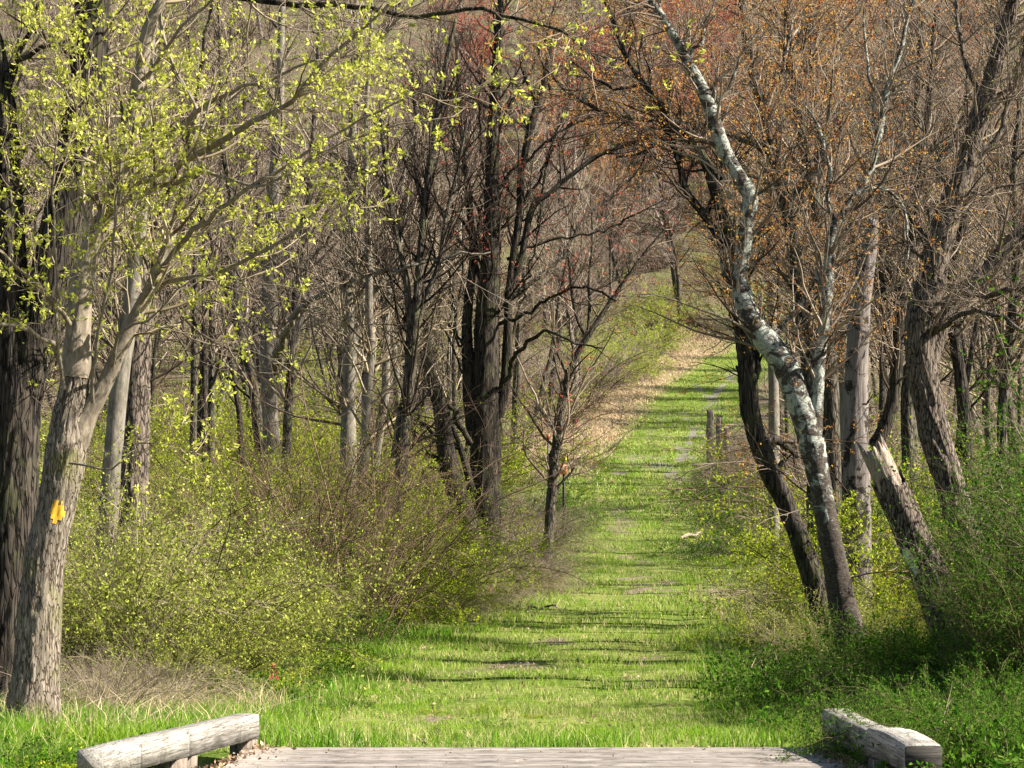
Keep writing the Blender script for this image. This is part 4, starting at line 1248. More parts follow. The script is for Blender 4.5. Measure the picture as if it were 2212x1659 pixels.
# near and middle wood, leaving the track open
pl = []
zones = [  # count, px0, px1, Y0, Y1
    (36, -60, 1180, 50, 95), (30, 0, 1330, 95, 150), (16, 1640, 2260, 42, 80), (18, 1700, 2260, 80, 145), ]
for n_, a, b_, y0, y1 in zones:
    c_ = 0
    tries = 0
    while c_ < n_ and tries < 4000:
        tries += 1
        Y = rng.uniform(y0, y1)
        px = rng.uniform(a, b_)
        x = xof(px, Y)
        if abs(x - float(pxc(Y))) < 4.0:
            continue
        if any((x - q[0]) ** 2 + (Y - q[1]) ** 2 < 6.0 for q in pl):
            continue
        pl.append((x, Y))
        left = px < 1300
        k = near_kinds[rng.integers(4)] if Y < 95 else kinds[rng.choice([0, 1, 2, 3, 4, 7, 7])]
        if Y < 95:
            lab = 'bare thin tree in the tangled wood left of the track' if left else 'bare thin tree in the tangled wood right of the track'
            grp = 'thin bare trees left of the track' if left else 'thin bare trees right of the track'
        else:
            lab = 'bare tree in the wood at the foot of the hill, left of the track' if left else 'bare tree in the wood at the foot of the hill, right of the track'
            grp = 'bare trees at the foot of the hill, left' if left else 'bare trees at the foot of the hill, right'
        place_tree(k, x, Y, rng.uniform(0, 6.28), rng.uniform(0.75, 1.15), lab, grp)
        c_ += 1
# hillside wood
n_h = 0
while n_h < 175:
    Y = 152 + 150 * rng.random() ** 1.1
    px = rng.uniform(-120, 2330) if n_h < 155 else rng.uniform(1270, 1650)
    if n_h >= 155:
        Y = rng.uniform(153, 230)
    x = xof(px, Y)
    if abs(x - float(pxc(Y))) < 3.5 and Y < 185:
        continue
    if any((x - q[0]) ** 2 + (Y - q[1]) ** 2 < 9.0 for q in pl):
        continue
    pl.append((x, Y))
    py_top = 0
    red = rng.random()
    if px > 1150 and red < 0.5:
        k = kinds[5 + rng.integers(2)]
    elif px > 850 and red < 0.35:
        k = kinds[6]
    else:
        k = kinds[rng.choice([0, 1, 2, 3, 4])]
    fl = k in (kinds[5], kinds[6])
    lab = ('orange-budded' if k is kinds[5] else 'red-flowering' if k is kinds[6] else 'bare grey') + ' tree among many on the far hillside'
    place_tree(k, x, Y, rng.uniform(0, 6.28), rng.uniform(0.8, 1.25), lab, lab.split(' tree')[0] + ' trees on the far hillside')
    n_h += 1

# ------------------------------------------------------------------ shrubs
def shrub(seed, name, cat, H, W, stems, n2, n3, twig_m, leaf_m=None, nl=0, ls=0.03, lw=0.5, arch=0.0, r0=0.008, tw=0.003, up=0.03, wob=0.1):
    rng = np.random.default_rng(seed)
    root = thing(name, 'shrub', cat)
    K = 9
    a = rng.uniform(0, 2 * math.pi, stems)
    out = rng.uniform(0.1, 1.0, stems) ** 0.7
    d = norm(np.stack([np.cos(a) * out * W / H, np.sin(a) * out * W / H, np.ones(stems)], 1))
    P = np.empty((stems, K, 3))
    P[:, 0] = np.stack([np.cos(a), np.sin(a), np.zeros(stems)], 1) * rng.uniform(0, 0.3 * W, (stems, 1))
    P[:, 0, 2] = -0.12
    L = H * rng.uniform(0.65, 1.15, stems) / np.maximum(d[:, 2], 0.5) * (1.0 + 0.25 * arch)
    for k in range(1, K):
        d = norm(d + wob * rng.normal(size=(stems, 3)) + np.stack([np.cos(a) * arch * 0.14, np.sin(a) * arch * 0.14, np.full(stems, -arch * 0.17 * k / 3)], 1))
        P[:, k] = P[:, k - 1] + d * (L / (K - 1))[:, None]
    P[:, 1:, 2] = np.maximum(P[:, 1:, 2], 0.03)
    R = r0 * rng.uniform(0.6, 1.3, (stems, 1)) * np.linspace(1, 0.3, K)[None]
    acc = Acc()
    tubes(acc, P, R, 4)
    b2 = grow(P, R, n2, (0.15, 1), (20, 60), (0.25 * H, 0.55 * H), 0.6, 6, 0.13, up, rng, rmin=tw)
    b2[0][:, :, 2] = np.maximum(b2[0][:, :, 2], 0.02)
    tubes(acc, *b2, 3)
    b3 = grow(b2[0], b2[1], n3, (0.1, 1), (25, 65), (0.08 * H, 0.26 * H), 0.6, 3, 0.15, up, rng, rmin=tw * 0.6, rmax=tw)
    b3[0][:, :, 2] = np.maximum(b3[0][:, :, 2], 0.02)
    tubes(acc, *b3, 3)
    kids = [link('stems', acc.mesh('stems'), M[twig_m], root, kind='stuff')]
    if leaf_m:
        la = Acc()
        al = np.concatenate([b3[0].reshape(-1, 3), b2[0][:, 2:].reshape(-1, 3)])
        sel = rng.choice(len(al), nl, replace=nl > len(al))
        D = rng.normal(size=(nl, 3)) + np.array([0, 0, 0.5])
        leaf_quads(la, al[sel] + rng.normal(size=(nl, 3)) * 0.012, norm(D), ls, lw, rng, 1, 0.5)
        kids.append(link('foliage', la.mesh('foliage', smooth=False), M[leaf_m], root, kind='stuff'))
    KIDS[root.name] = kids
    return root


SH = {
    'red': [shrub(201, 'twiggy_shrub', 'shrub', 2.7, 1.9, 60, 520, 2800, 'twig_red', 'leaf_yellow', 2200, 0.022, 0.5, 0.2, 0.010, 0.0035),
            shrub(202, 'twiggy_shrub', 'shrub', 2.3, 1.7, 50, 450, 2400, 'twig_red', 'leaf_yellow', 3500, 0.022, 0.5, 0.3, 0.009, 0.0035)],
    'yel': [shrub(203, 'leafy_shrub', 'shrub', 2.0, 1.5, 26, 260, 1800, 'twig_olive', 'leaf_yellow', 13000, 0.032, 0.5, 0.25, 0.009, 0.003),
            shrub(204, 'leafy_shrub', 'shrub', 1.7, 1.5, 26, 260, 1800, 'twig_olive', 'leaf_yellow', 12000, 0.032, 0.5, 0.5, 0.009, 0.003)],
    'pale': [shrub(205, 'honeysuckle_shrub', 'shrub', 1.6, 1.3, 24, 260, 1300, 'twig_tan', 'leaf_pale', 5600, 0.026, 0.6, 0.3, 0.007, 0.0025),
             shrub(206, 'honeysuckle_shrub', 'shrub', 1.3, 1.2, 24, 240, 1400, 'twig_olive', 'leaf_pale', 5600, 0.026, 0.6, 0.5, 0.007, 0.0025)],
    'green': [shrub(207, 'bramble_bush', 'bush', 1.5, 1.4, 30, 260, 1700, 'twig_olive', 'leaf_green', 13000, 0.032, 0.6, 0.8, 0.008, 0.0028),
              shrub(208, 'bramble_bush', 'bush', 1.15, 1.3, 28, 240, 1500, 'twig_mid', 'leaf_green', 10000, 0.03, 0.6, 1.0, 0.007, 0.0028)],
    'tall': [shrub(217, 'tall_green_shrub', 'shrub', 2.5, 0.9, 34, 380, 2600, 'twig_olive', 'leaf_green', 17000, 0.032, 0.6, 0.15, 0.010, 0.003),
             shrub(218, 'tall_green_shrub', 'shrub', 2.0, 0.9, 34, 360, 2400, 'twig_mid', 'leaf_green', 14000, 0.03, 0.6, 0.25, 0.010, 0.003)],
    'bare': [shrub(209, 'bare_bramble', 'bush', 1.3, 1.2, 34, 230, 1100, 'twig_tan', 'leaf_pale', 500, 0.022, 0.5, 0.9, 0.006, 0.0028),
             shrub(210, 'bare_bramble', 'bush', 1.6, 1.2, 34, 250, 1200, 'twig_mid', 'leaf_yellow', 500, 0.022, 0.5, 0.5, 0.007, 0.003)],
    'herb': [shrub(211, 'leafy_plant', 'plant', 0.42, 0.4, 24, 120, 300, 'twig_olive', 'leaf_green', 900, 0.035, 0.55, 0.4, 0.003, 0.0015),
             shrub(212, 'leafy_plant', 'plant', 0.35, 0.45, 24, 120, 300, 'twig_olive', 'leaf_yellow', 800, 0.03, 0.5, 0.5, 0.003, 0.0015)],
    'far': [shrub(213, 'hill_shrub', 'shrub', 3.0, 2.6, 26, 220, 1500, 'twig_far', 'leaf_far', 7000, 0.07, 0.6, 0.3, 0.02, 0.008),
            shrub(214, 'hill_shrub', 'shrub', 2.4, 2.4, 26, 220, 1500, 'twig_far', 'leaf_far', 7000, 0.07, 0.6, 0.4, 0.02, 0.008)],
    'brush': [shrub(215, 'bare_thicket_shrub', 'shrub', 3.2, 2.4, 34, 280, 1700, 'twig_far', None, 0, 0, 0, 0.3, 0.02, 0.008),
              shrub(216, 'bare_thicket_shrub', 'shrub', 2.8, 2.6, 34, 280, 1700, 'twig_red', 'leaf_far', 900, 0.06, 0.6, 0.5, 0.018, 0.008)],
}


def put(kind, px, Y, sc, label, group=None, v=None, sink=0.0):
    k = SH[kind][rng.integers(2) if v is None else v]
    x = xof(px, Y)
    z = float(gz(x, Y)) - sink
    if k.name not in used_proto:
        used_proto.add(k.name)
        k.location = (x, Y, z)
        k.rotation_euler = (0, 0, rng.uniform(0, 6.28))
        k.scale = (sc,) * 3
        k['label'] = label
        if group:
            k['group'] = group
        return k
    return dup(k, (x, Y, z), rng.uniform(0, 6.28), sc, label, group)


def clear_of_track(px, Y, d=2.6):
    return abs(xof(px, Y) - float(pxc(Y))) > d


# shrubs one can single out
put('red', 715, 28.0, 1.12, 'big reddish-brown shrub of bare twigs fanning out in front of the central trees', v=0)
put('red', 600, 30.5, 1.2, 'reddish bare-twigged shrub half behind the biggest one, on its left', v=1)
put('yel', 890, 34.0, 0.95, 'bright yellow-green shrub left of the thick central trunk', v=0)
put('yel', 800, 31.0, 1.1, 'rounded yellow-green shrub right behind the big reddish one', v=1)
put('green', 1125, 58.0, 1.15, 'vivid green bush beyond the central dark trunk, beside the track', v=0)
put('green', 1600, 50.0, 1.0, 'low green bramble below the old wooden posts', v=1)
put('yel', 2120, 33.0, 1.25, 'bright yellow-green shrub right of the big leaning tree', v=1)
# thickets
ZT = [  # kind, count, px0, px1, Y0, Y1, scale0, scale1, label
    ('pale', 20, 150, 500, 19.6, 25, 0.8, 1.4, 'pale-leaved arching shrub in the thicket behind the blazed tree'),
    ('bare', 6, 130, 400, 17.2, 19.5, 0.4, 0.62, 'dry tan bramble at the foot of the blazed tree'),
    ('yel', 7, 600, 830, 29.5, 33, 0.7, 0.95, 'rounded yellow-green bush round the big reddish shrub'),
    ('red', 2, 430, 640, 29.5, 34, 0.95, 1.15, 'reddish twiggy shrub deep in the left thicket'),
    ('pale', 6, 420, 600, 25.0, 29, 0.6, 0.9, 'pale-leaved arching shrub left of the big reddish one'),
    ('yel', 9, 700, 850, 38, 46, 0.7, 1.0, 'yellow-green shrub before the trunks left of the central dark tree'),
    ('yel', 26, 250, 740, 31, 46, 1.1, 1.5, 'yellow-green shrub deep in the left thicket'),
    ('pale', 10, 960, 1150, 33, 41, 0.35, 0.5, 'pale twiggy shrub between central tree and track'),
    ('bare', 8, 980, 1080, 33, 39, 0.4, 0.55, 'low bare shrub right at the foot of the central dark tree'),
    ('bare', 18, 1090, 1230, 33, 42, 0.55, 0.85, 'bare tan shrub in front of the central dark tree'),
    ('bare', 9, 1080, 1230, 40, 52, 0.9, 1.3, 'bare tan shrub at the track edge under the small forked tree'),
    ('green', 5, 560, 1000, 27, 30, 0.45, 0.6, 'low green bush at the foot of the reddish shrubs'),
    ('tall', 9, 2200, 2320, 17, 21, 0.45, 0.62, 'dark green bush massed at the right edge'),
    ('tall', 8, 2140, 2230, 17, 20, 0.28, 0.4, 'low dark green bush near the right edge'),
    ('tall', 12, 2080, 2330, 27, 34, 0.8, 1.15, 'tall green shrub behind the big leaning tree'),
    ('tall', 9, 2440, 2700, 16.5, 25, 1.0, 1.3, 'tall green shrub added beyond the right edge to cast shade'),  # added out of frame on the right to shade the lower right bushes
    ('green', 12, 1960, 2260, 13.4, 15.6, 0.3, 0.45, 'dark bramble right behind the hump-topped curb timber'),
    ('green', 16, 1900, 2230, 15.8, 19, 0.42, 0.62, 'green bramble bush massed behind the right curb timbers'),
    ('green', 8, 2000, 2140, 18.5, 20.8, 0.6, 0.8, 'green bramble bush in front of the foot of the broken trunk'),
    ('green', 6, 1880, 1950, 20, 25, 0.35, 0.5, 'green bramble left of the broken trunk'),
    ('pale', 6, 1740, 1880, 23.2, 27, 0.45, 0.7, 'thin pale-leaved shrub round the foot of the lichen tree'),
    ('yel', 6, 1760, 1880, 26, 36, 0.5, 0.75, 'leafy yellow-green bush beside the track behind the lichen tree'),
    ('bare', 5, 1730, 1850, 26, 36, 0.6, 0.85, 'tan leafless bramble right of the track behind the lichen tree'),
    ('yel', 14, 1900, 2280, 27, 38, 1.0, 1.5, 'yellow-green shrub behind the broken trunk'),
    ('green', 9, 1580, 1720, 48, 70, 0.8, 1.3, 'green bramble on the bank right of the track'),
    ('bare', 14, 1520, 1680, 62, 84, 0.9, 1.4, 'tan bramble heaped round the old posts'),
    ('bare', 9, 1560, 1720, 48, 72, 0.8, 1.2, 'pale bare bramble on the bank right of the track'),
    ('yel', 16, 0, 1180, 48, 80, 1.3, 2.0, 'yellow-green shrub under the trees left of the track'),
    ('brush', 20, -40, 1250, 55, 100, 0.8, 1.2, 'leafless thicket shrub under the trees left of the track'),
    ('brush', 16, 1750, 2260, 40, 90, 0.8, 1.2, 'leafless thicket shrub under the trees right of the track'),
    ('yel', 8, 1750, 2260, 45, 90, 1.3, 1.9, 'yellow-green shrub under the trees right of the track'),
    ('brush', 16, 100, 1400, 100, 150, 0.9, 1.3, 'leafless shrub at the foot of the hill'),
    ('far', 22, 1240, 1500, 118, 156, 0.7, 1.1, 'soft green shrub on the bank where the track climbs away'),
    ('far', 14, -50, 1250, 90, 150, 0.9, 1.3, 'green shrub on the wood floor beyond the left thicket'),
    ('brush', 26, 1250, 1650, 152, 235, 0.9, 1.5, 'leafless shrub on the hillside straight beyond the track'),
    ('brush', 75, -100, 2320, 150, 290, 0.9, 1.6, 'leafless shrub on the far hillside'),
    ('herb', 26, 0, 300, 12.4, 14.2, 0.45, 0.8, 'low leafy green plant beside the left curb timbers'),
    ('herb', 26, 1830, 2230, 12.6, 16.5, 0.8, 1.4, 'low leafy green plant beside the right curb timbers'),
    ('herb', 12, 620, 1700, 15.6, 20, 0.22, 0.4, 'small leafy weed in the turf of the track'),
    ('herb', 26, 300, 900, 19, 26, 0.7, 1.1, 'low leafy plant along the edge of the left thicket'),
    ('herb', 22, 1600, 1860, 16, 26, 0.7, 1.2, 'low leafy plant along the edge of the right thicket'),
]
for kd, cnt, a, b_, y0, y1, s0, s1, lab in ZT:
    c_ = tr_ = 0
    WK = {'red': 1.4, 'yel': 1.3, 'pale': 1.0, 'green': 1.1, 'tall': 0.8, 'bare': 0.9, 'herb': 0.3, 'far': 2.0, 'brush': 2.3}[kd]
    while c_ < cnt and tr_ < 3000:
        tr_ += 1
        Y = rng.uniform(y0, y1)
        px = rng.uniform(a, b_)
        x = xof(px, Y)
        if Y < 16.5 and -2.6 < x < 2.65 and Y > 12.0:
            if not (x < -1.75 - 0.4 * (15 - Y) or x > 2.25 + 0.2 * (15 - Y)) or Y > 15:
                continue
        sc_ = rng.uniform(s0, s1)
        if 'turf' not in lab and not clear_of_track(px, Y, (1.9 if x < pxc(Y) or Y > 60 else 1.6) + (1.05 if Y > 24 else 0.85) * WK * sc_):
            continue
        if kd in ('green', 'bare', 'pale') and 1730 < px + 0.7 * WK * sc_ * F / Y and px - 0.7 * WK * sc_ * F / Y < 1870 and Y < 23:
            continue
        put(kd, px, Y, sc_, lab, lab, v=0 if (kd == 'herb' and px > 1500) else None)
        c_ += 1

# ------------------------------------------------------------------ grass, dead grass and fallen leaves
def blades(acc, x, y, h, w, rng, lean=0.35):
    n = len(x)
    z = gz(x, y) - 0.005
    a = rng.uniform(0, 2 * math.pi, n)
    side = np.stack([np.cos(a), np.sin(a), np.zeros(n)], 1)
    la = rng.uniform(0, 2 * math.pi, n)
    ld = np.stack([np.cos(la), np.sin(la), np.zeros(n)], 1) * (np.abs(rng.normal(size=n)) * lean)[:, None]
    b0 = np.stack([x, y, z], 1)
    hh = h[:, None]
    ww = w[:, None] * 0.5
    mid_ = b0 + np.array([0, 0, 1.0]) * hh * 0.55 + ld * hh * 0.4
    tip = b0 + np.array([0, 0, 1.0]) * hh * 0.93 + ld * hh * 1.15
    V = np.stack([b0 - side * ww, b0 + side * ww, mid_ + side * ww * 0.8, mid_ - side * ww * 0.8, tip], 1)
    i = np.arange(n)[:, None] * 5
    acc.add(V.reshape(-1, 3), i + np.array([0, 1, 2, 3]), i + np.array([3, 2, 4]))


def scatter(n, y0, y1, xl, xr, rng, power=1.0):
    y = y0 + (y1 - y0) * rng.random(n) ** power
    d = rng.uniform(xl, xr, n)
    return pxc(y) + d, y


LEFT_E = [(15, -6.5), (17, -5), (20, -3.2), (25, -2.9), (30, -3.0), (40, -3.0), (60, -2.6), (85, -2.0), (110, -1.9), (150, -1.8)]
RIGHT_E = [(15, 3.0), (20, 3.0), (30, 2.5), (45, 2.4), (60, 2.0), (90, 2.0), (150, 3.0)]
le = lambda y: np.interp(y, [a for a, _ in LEFT_E], [b for _, b in LEFT_E])
re_ = lambda y: np.interp(y, [a for a, _ in RIGHT_E], [b for _, b in RIGHT_E])

rng = np.random.default_rng(17)
short, longg, straw = Acc(), Acc(), Acc()
for (y0, y1, n, w0, h0, h1) in ((15.02, 20, 62000, 0.0042, 0.025, 0.06), (20, 32, 66000, 0.006, 0.03, 0.065), (32, 60, 60000, 0.011, 0.035, 0.075), (60, 150, 60000, 0.028, 0.04, 0.10)):
    x, y = scatter(n, y0, y1, -3.6, 3.4, rng)
    d = x - pxc(y)
    keep = (d > le(y) - 0.3) & (d < re_(y) + 0.3) & (rng.random(n) > bare(x, y) * 1.15) & (rng.random(n) < 0.72 + 1.6 * lown(x, y, 0.33, 61) + 0.8 * lown(x, y, 1.4, 62))
    x, y = x[keep], y[keep]
    hh = rng.uniform(h0, h1, len(x)) * (1 + 0.8 * (lown(x, y, 1.1, 41) > 0.12))
    blades(short, x, y, hh, np.full(len(x), w0) * rng.uniform(0.7, 1.3, len(x)), rng, 0.6)
# longer verges
for (y0, y1, n, w0, h0, h1) in ((15.05, 20, 52000, 0.006, 0.07, 0.19), (20, 32, 42000, 0.008, 0.07, 0.18), (32, 60, 24000, 0.014, 0.07, 0.17), (60, 150, 16000, 0.03, 0.08, 0.18)):
    x, y = scatter(n * 2, y0, y1, -6.5, 4.5, rng)
    d = x - pxc(y)
    L_, R_ = le(y), re_(y)
    pL = np.clip((-d - 1.35) / 0.9, 0, 1) * (d > L_ - 0.6)
    pR = np.clip((d - 1.35) / 0.8, 0, 1) * (d < R_ + 0.6)
    pe = np.exp(-((y - 15.3) / 0.45) ** 2) * 0.8 * (np.abs(d) < 4)
    tuft = np.clip(0.55 + 2.5 * lown(x, y, 0.5, 44), 0.08, 1)
    keep = (rng.random(len(x)) < np.maximum(pL, np.maximum(pR, pe)) * tuft) & (rng.random(len(x)) > bare(x, y) * 1.2)
    x, y = x[keep][:n], y[keep][:n]
    blades(longg, x, y, rng.uniform(h0, h1, len(x)), np.full(len(x), w0) * rng.uniform(0.7, 1.3, len(x)), rng, 0.55)
# grass in the two front corners, beside the curbs
for (xa, xb, ya, yb, n) in ((-4.2, -2.1, 11.8, 15.6, 9000), (2.5, 3.2, 12.2, 15.6, 900)):
    x, y = rng.uniform(xa, xb, n), rng.uniform(ya, yb, n)
    keep = (x < -1.95 - 0.34 * np.clip(15 - y, 0, 9)) | (x > 2.45)
    x, y = x[keep], y[keep]
    blades(longg, x, y, rng.uniform(0.08, 0.24, len(x)), np.full(len(x), 0.0055), rng, 0.6)
# last year's straw on the far left bank, along the edges and thinly in the turf
x, y = scatter(80000, 74, 155, -6.2, -1.4, rng)
d = x - pxc(y)
keep = rng.random(len(x)) < np.clip((-d - 1.5) / 1.0, 0, 1) * np.clip(0.85 + 2.0 * lown(x, y, 6, 51), 0.05, 1) * (d > -5.8)
blades(straw, x[keep], y[keep], rng.uniform(0.06, 0.2, keep.sum()), rng.uniform(0.02, 0.045, keep.sum()), rng, 0.9)
x, y = scatter(26000, 15.5, 75, -3.8, 3.4, rng, 1.3)
d = x - pxc(y)
keep = rng.random(len(x)) < np.clip((np.abs(d) - 1.7) / 1.3, 0.0, 1) * np.clip(0.3 + 2.5 * lown(x, y, 1.8, 52), 0, 1)
blades(straw, x[keep], y[keep], rng.uniform(0.05, 0.16, keep.sum()), rng.uniform(0.003, 0.012, keep.sum()) * np.clip(y[keep] / 25, 0.8, 3), rng, 1.1)
for (xa, xb, ya, yb, n) in ((-3.9, -1.9, 15.6, 20, 1200), (2.3, 4.4, 17, 24, 500), (3.0, 5, 24, 40, 1500)):
    x, y = rng.uniform(xa, xb, n), rng.uniform(ya, yb, n)
    blades(straw, x, y, rng.uniform(0.08, 0.3, n), rng.uniform(0.004, 0.009, n), rng, 1.1)
under = Acc()
n = 60000
y = 42 + 250 * rng.random(n) ** 1.2
x = rng.uniform(-0.27, 0.27, n) * y
keep = (np.abs(x - pxc(y)) > np.where(y > 150, 2.5, 4.2))
x, y = x[keep], y[keep]
k = np.clip(y / 100, 0.5, 2.6)
blades(under, x, y, rng.uniform(0.10, 0.42, len(x)) * k, rng.uniform(0.012, 0.03, len(x)) * k, rng, 1.0)
gu = link('undergrowth', under.mesh('undergrowth', smooth=False), M['under'], kind='stuff')
gu['label'] = 'dry sprouts and dead stalks over the wood floor and hillside'
g1 = link('mown_grass', short.mesh('mown_grass', smooth=False), M['grass_short'], kind='stuff')
g1['label'] = 'short green grass covering the track'
g2 = link('long_grass', longg.mesh('long_grass', smooth=False), M['grass'], kind='stuff')
g2['label'] = 'longer bright grass along the verges'
g3 = link('dead_grass', straw.mesh('dead_grass', smooth=False), M['straw'], kind='stuff')
g3['label'] = 'straw-coloured dead grass on banks and edges'
la = Acc()
n = 9000
y = 15.5 + 60 * rng.random(n) ** 1.6
x = np.where(rng.random(n) < 0.5, pxc(y) + rng.uniform(2.2, 5.5, n), pxc(y) - rng.uniform(2.6, 6, n))
C = np.stack([x, y, gz(x, y) + 0.015], 1)
leaf_quads(la, C, norm(rng.normal(size=(n, 3)) * np.array([1, 1, 0.25])), 0.055, 0.7, rng)
# scraps of leaf and clippings over the worn parts of the track
n = 7000
y = 15.2 + 45 * rng.random(n) ** 1.7
x = pxc(y) + rng.uniform(-2.2, 2.2, n)
kp = rng.random(n) < 0.25 + bare(x, y)
x, y = x[kp], y[kp]
C = np.stack([x, y, gz(x, y) + 0.02], 1)
leaf_quads(la, C, norm(rng.normal(size=(len(x), 3)) * np.array([1, 1, 0.3])), 0.035, 0.5, rng)
# debris collecting beside the curbs on the deck
n = 900
t = rng.random(n)
x = np.where(rng.random(n) < 0.65, 2.02 + 0.16 * t - np.abs(rng.normal(size=n)) * 0.07, -1.66 - 0.42 * t + np.abs(rng.normal(size=n)) * 0.10)
y = 14.95 - 2.4 * t
C = np.stack([x, y, np.full(n, 0.006) + rng.random(n) * 0.012], 1)
leaf_quads(la, C, norm(rng.normal(size=(n, 3)) * np.array([1, 1, 0.2])), 0.032, 0.6, rng)
n = 260
C = np.stack([rng.uniform(-1.7, 2.1, n), 15 - 2.6 * rng.random(n), np.full(n, 0.007)], 1)
leaf_quads(la, C, norm(rng.normal(size=(n, 3)) * np.array([1, 1, 0.15])), 0.018, 0.5, rng)
o = link('leaf_litter', la.mesh('leaf_litter', smooth=False), M['litter'], kind='stuff')
o['label'] = 'dry brown fallen leaves on the deck edges and under shrubs'

# ------------------------------------------------------------------ small things
# weathered posts on the bank
for (px, ptop, pbot, wpx, lab) in ((1534, 889, 1000, 17, 'tallest grey split post on the bank right of the track'), (1553, 902, 985, 15, 'square-topped grey post between its taller and shorter neighbours'),
                                   (1569, 926, 985, 14, 'shortest dark broken post at the right of three')):
    Y = 80.0 + (px - 1534) * 0.03
    P, R = stem_world([(px + 1, pbot + 25, wpx), (px, (ptop + pbot) / 2, wpx), (px, ptop, wpx * 0.92)], Y)
    base = np.array([P[0][0], Y, float(gz(P[0][0], Y))])
    P[0][2] = min(P[0][2], base[2] - 0.1)
    t = thing('old_post', lab, 'post', base, group='weathered posts beside the track')
    V, Q, T = trunk_arrays(P, R, 14, 0.1, 0.03, 0.05, int(px), lump=0.15, jag=0.12, cap=True)
    link('post', mesh_from('post', V - base, Q, T), M['timber_post'], t)
    acc = Acc()
    for k in range(4):
        c0 = P[-1] + np.array([rng.uniform(-1, 1) * R[-1] * 0.8, rng.uniform(-1, 0) * R[-1], -0.3])
        tubes(acc, np.stack([c0, c0 + np.array([0, 0, 0.2]), c0 + np.array([0.01, 0, 0.38])])[None], np.array([[0.012, 0.01, 0.003]]), 4)
    link('splinters', acc.mesh('splinters', base), M['deadwood'], t, kind='stuff')

# small signs on stakes at the bend
Ys = 55.0
def flat_sign(name, label, px, py, wpx, hpx, mat, taper=1.0):
    c = at(px, py, Ys)
    g = float(gz(c[0], Ys))
    w2, h2 = wpx * Ys / F / 2, hpx * Ys / F / 2
    t = thing(name, label, 'sign', (c[0], Ys, g))
    V, Q = box_arrays(-w2, w2, -0.006, 0.006, c[2] - g - h2, c[2] - g + h2)
    V[V[:, 2] < c[2] - g, 0] *= taper
    link('panel', mesh_from('panel', V, Q, smooth=False), M[mat], t)
    V, Q = box_arrays(-0.02, 0.02, 0.008, 0.04, -0.2, c[2] - g + h2 * 0.9)
    link('stake', mesh_from('stake', V, Q, smooth=False), M['stake'], t)
    return t, c[2] - g, w2, h2


t, zc, w2, h2 = flat_sign('yellow_sign', 'small yellow sign with dark lines of lettering beside the track', 1218, 990, 14, 17, 'yellow', 0.8)
for (za, zb, xa, xb) in ((0.72, 0.98, -0.92, 0.92), (0.30, 0.42, -0.6, 0.35), (0.04, 0.12, -0.5, 0.4), (-0.2, -0.13, -0.4, 0.4)):
    V, Q = box_arrays(xa * w2, xb * w2, -0.0095, -0.0065, zc + za * h2, zc + zb * h2)
    link('printed_line', mesh_from('printed_line', V, Q, smooth=False), M['black'], t)
t, zc, w2, h2 = flat_sign('orange_sign', 'small faded orange sign hanging below the yellow one', 1217, 1014, 17, 20, 'orange')
for k in range(5):
    a = -0.7 + k * 0.33
    V, Q = box_arrays(a * w2, (a + 0.14) * w2, -0.0095, -0.0065, zc + (0.2 - 0.22 * (k % 3)) * h2, zc + (0.45 - 0.2 * (k % 3)) * h2)
    link('printed_mark', mesh_from('printed_mark', V, Q, smooth=False), M['white'], t)
t, zc, w2, h2 = flat_sign('red_marker', 'small dull red marker on a thin stake left of the yellow sign', 1184, 944, 7, 12, 'redtag')
c = at(1193, 1002, 54.6)
g = float(gz(c[0], 54.6))
t = thing('dark_box', 'dark metal box on a post left of the yellow sign', 'box', (c[0], 54.6, g))
V, Q = box_arrays(-0.09, 0.09, -0.08, 0.08, c[2] - g - 0.2, c[2] - g + 0.22)
link('housing', mesh_from('housing', V, Q, smooth=False), M['stake'], t)
V, Q = box_arrays(-0.1, 0.1, -0.09, 0.09, c[2] - g + 0.22, c[2] - g + 0.245)
link('lid', mesh_from('lid', V, Q, smooth=False), M['stake'], t)
V, Q = box_arrays(-0.03, 0.03, -0.03, 0.03, -0.2, c[2] - g - 0.2)
link('post', mesh_from('post', V, Q, smooth=False), M['timber_post'], t)

# pink ribbons tied to twigs
def ribbon(label, px, py, Y, seed, drop=True, L=0.25):
    rg = np.random.default_rng(seed)
    c = at(px, py, Y)
    g = float(gz(c[0], Y))
    t = thing('pink_ribbon', label, 'ribbon', (c[0], Y, g))
    acc = Acc()
    zc = max(0.1, c[2] - g)
    tubes(acc, np.array([[(0.02, 0.02, -0.05), (0.0, 0.01, zc * 0.6), (0.0, 0.012, zc + 0.12)]]), np.array([[0.004, 0.0035, 0.002]]), 4)
    link('twig', acc.mesh('twig'), M['twig_mid'], t)
    V, Q = [], []
    for s in range(2):
        b0 = len(V)
        for i in range(9):
            q = i / 8
            x = (rg.uniform(-0.01, 0.01) + (0.05 * q if s else -0.02 * q)) if drop else (q - 0.5) * L * 1.2
            z = zc + (0.08 - q * L if drop else 0.03 * math.sin(q * 9 + s) - 0.05 * q)
            w = 0.012 + 0.004 * math.sin(i * 2.1)
            V += [(x - w, -0.01 * s - 0.012 * math.sin(i * 1.7), z), (x + w, -0.01 * s + 0.012 * math.sin(i * 1.3), z + 0.006)]
        for i in range(8):
            k = b0 + 2 * i
            Q.append((k, k + 1, k + 3, k + 2))
    link('ribbon', mesh_from('ribbon', V, Q), M['pink'], t)


ribbon('pink survey ribbon hanging on a twig in the grass of the left verge', 590, 1450, 21.5, 1, True, 0.16)
ribbon('loose pink ribbon snagged low at the edge of the reddish shrubs', 1072, 1276, 37, 2, False, 0.2)

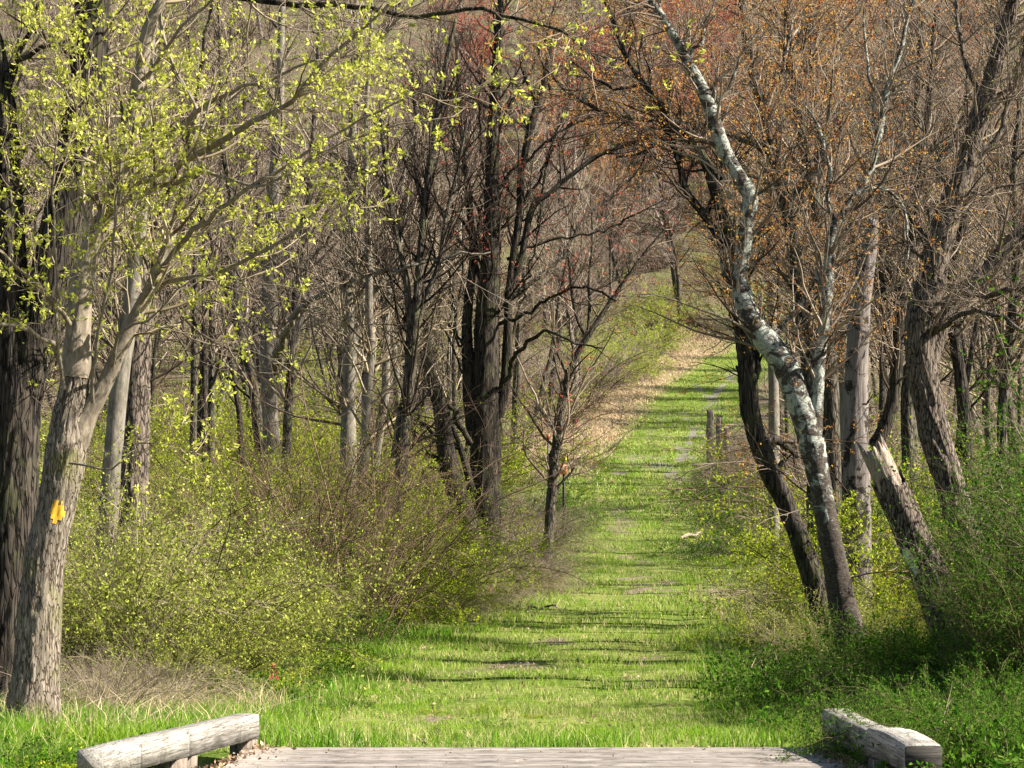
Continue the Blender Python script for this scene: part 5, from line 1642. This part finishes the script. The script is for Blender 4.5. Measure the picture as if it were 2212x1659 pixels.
# fallen branches
def fallen(label, pts, Y, mat, seed, twigs=8):
    rg = np.random.default_rng(seed)
    P = np.array([at(a, b, Yy) for a, b, w, Yy in pts])
    R = np.array([w * Yy / F / 2 for a, b, w, Yy in pts])
    Ps, Rs = smooth_poly(P, R, 0.06)
    if 'bough' in label:
        Ps[:, 2] = np.maximum(Ps[:, 2], gz(Ps[:, 0], Ps[:, 1]) + 0.4 * Rs)
    else:
        Ps[:, 2] = gz(Ps[:, 0], Ps[:, 1]) + Rs * 0.9 + 0.06 * np.abs(np.sin(np.linspace(0, 5, len(Ps))))
    base = np.array([Ps[0][0], Ps[0][1], float(gz(Ps[0][0], Ps[0][1]))])
    t = thing('fallen_branch', label, 'branch', base)
    acc = Acc()
    tubes(acc, Ps[None], Rs[None], 8)
    link('bough', acc.mesh('bough', base), M[mat], t)
    if twigs:
        a2 = Acc()
        LP, LR = resample(Ps, Rs, 12)
        b2 = grow(LP[None], LR[None], twigs, (0.2, 1), (25, 60), (0.2, 0.7), 0.5, 6, 0.12, 0.03, rg, rmin=0.002)
        tubes(a2, *b2, 4)
        b3 = grow(b2[0], b2[1], twigs * 3, (0.2, 1), (25, 60), (0.1, 0.3), 0.6, 4, 0.12, 0.02, rg, rmin=0.0015)
        tubes(a2, *b3, 3)
        link('twigs', a2.mesh('twigs', base), M['twig_tan'], t, kind='stuff')


fallen('broken grey bough poking up behind the hump-topped curb timber', [(1985, 1590, 8, 14.2), (2010, 1578, 10, 14.2), (2036, 1568, 10, 14.3), (2060, 1572, 8, 14.4), (2100, 1585, 5, 14.6)], 14.3, 'bark_mid', 5, 14)
fallen('short pale log lying at the bank edge below the posts', [(1470, 1100, 7, 55), (1482, 1090, 8, 55.2), (1498, 1075, 7, 55.6), (1515, 1060, 5, 56)], 55, 'deadwood', 6, 4)
fallen('thin pale branch lying on the dry bank left of the track', [(1310, 918, 3, 103), (1330, 924, 5, 102), (1356, 930, 5, 101)], 102, 'bark_pale', 7, 3)
fallen('pale sticks lying behind the left curb timbers', [(190, 1600, 5, 15.4), (225, 1590, 7, 15.6), (265, 1576, 6, 15.9), (300, 1560, 4, 16.3)], 15.6, 'bark_pale', 8, 12)
fallen('bent dark stick at the grass edge under the central shrubs', [(1140, 1285, 4, 36), (1146, 1262, 5, 36.2), (1165, 1250, 5, 36.4), (1200, 1246, 4, 36.6)], 36, 'bark_dark', 9, 4)

# small groups of alike plants: say which one, counting along the picture
ORD = ['leftmost', 'second from left', 'third from left', 'fourth from left', 'fifth from left', 'sixth from left', 'seventh from left', 'eighth from left', 'ninth from left']
bygrp = {}
for o in bpy.data.objects:
    if o.get('category') and o.get('group') and o.parent is None:
        bygrp.setdefault(o['label'], []).append(o)
for lab, mem in bygrp.items():
    n = len(mem)
    if 1 < n <= 9 and len(lab.split()) <= 13:
        mem.sort(key=lambda o: o.location.x / o.location.y)
        for i, o in enumerate(mem):
            o['label'] = lab + ', ' + ('rightmost' if i == n - 1 else ORD[i])

print('objects', len(bpy.data.objects), 'tris', sum(len(m.loops) - 2 * len(m.polygons) for m in bpy.data.meshes))
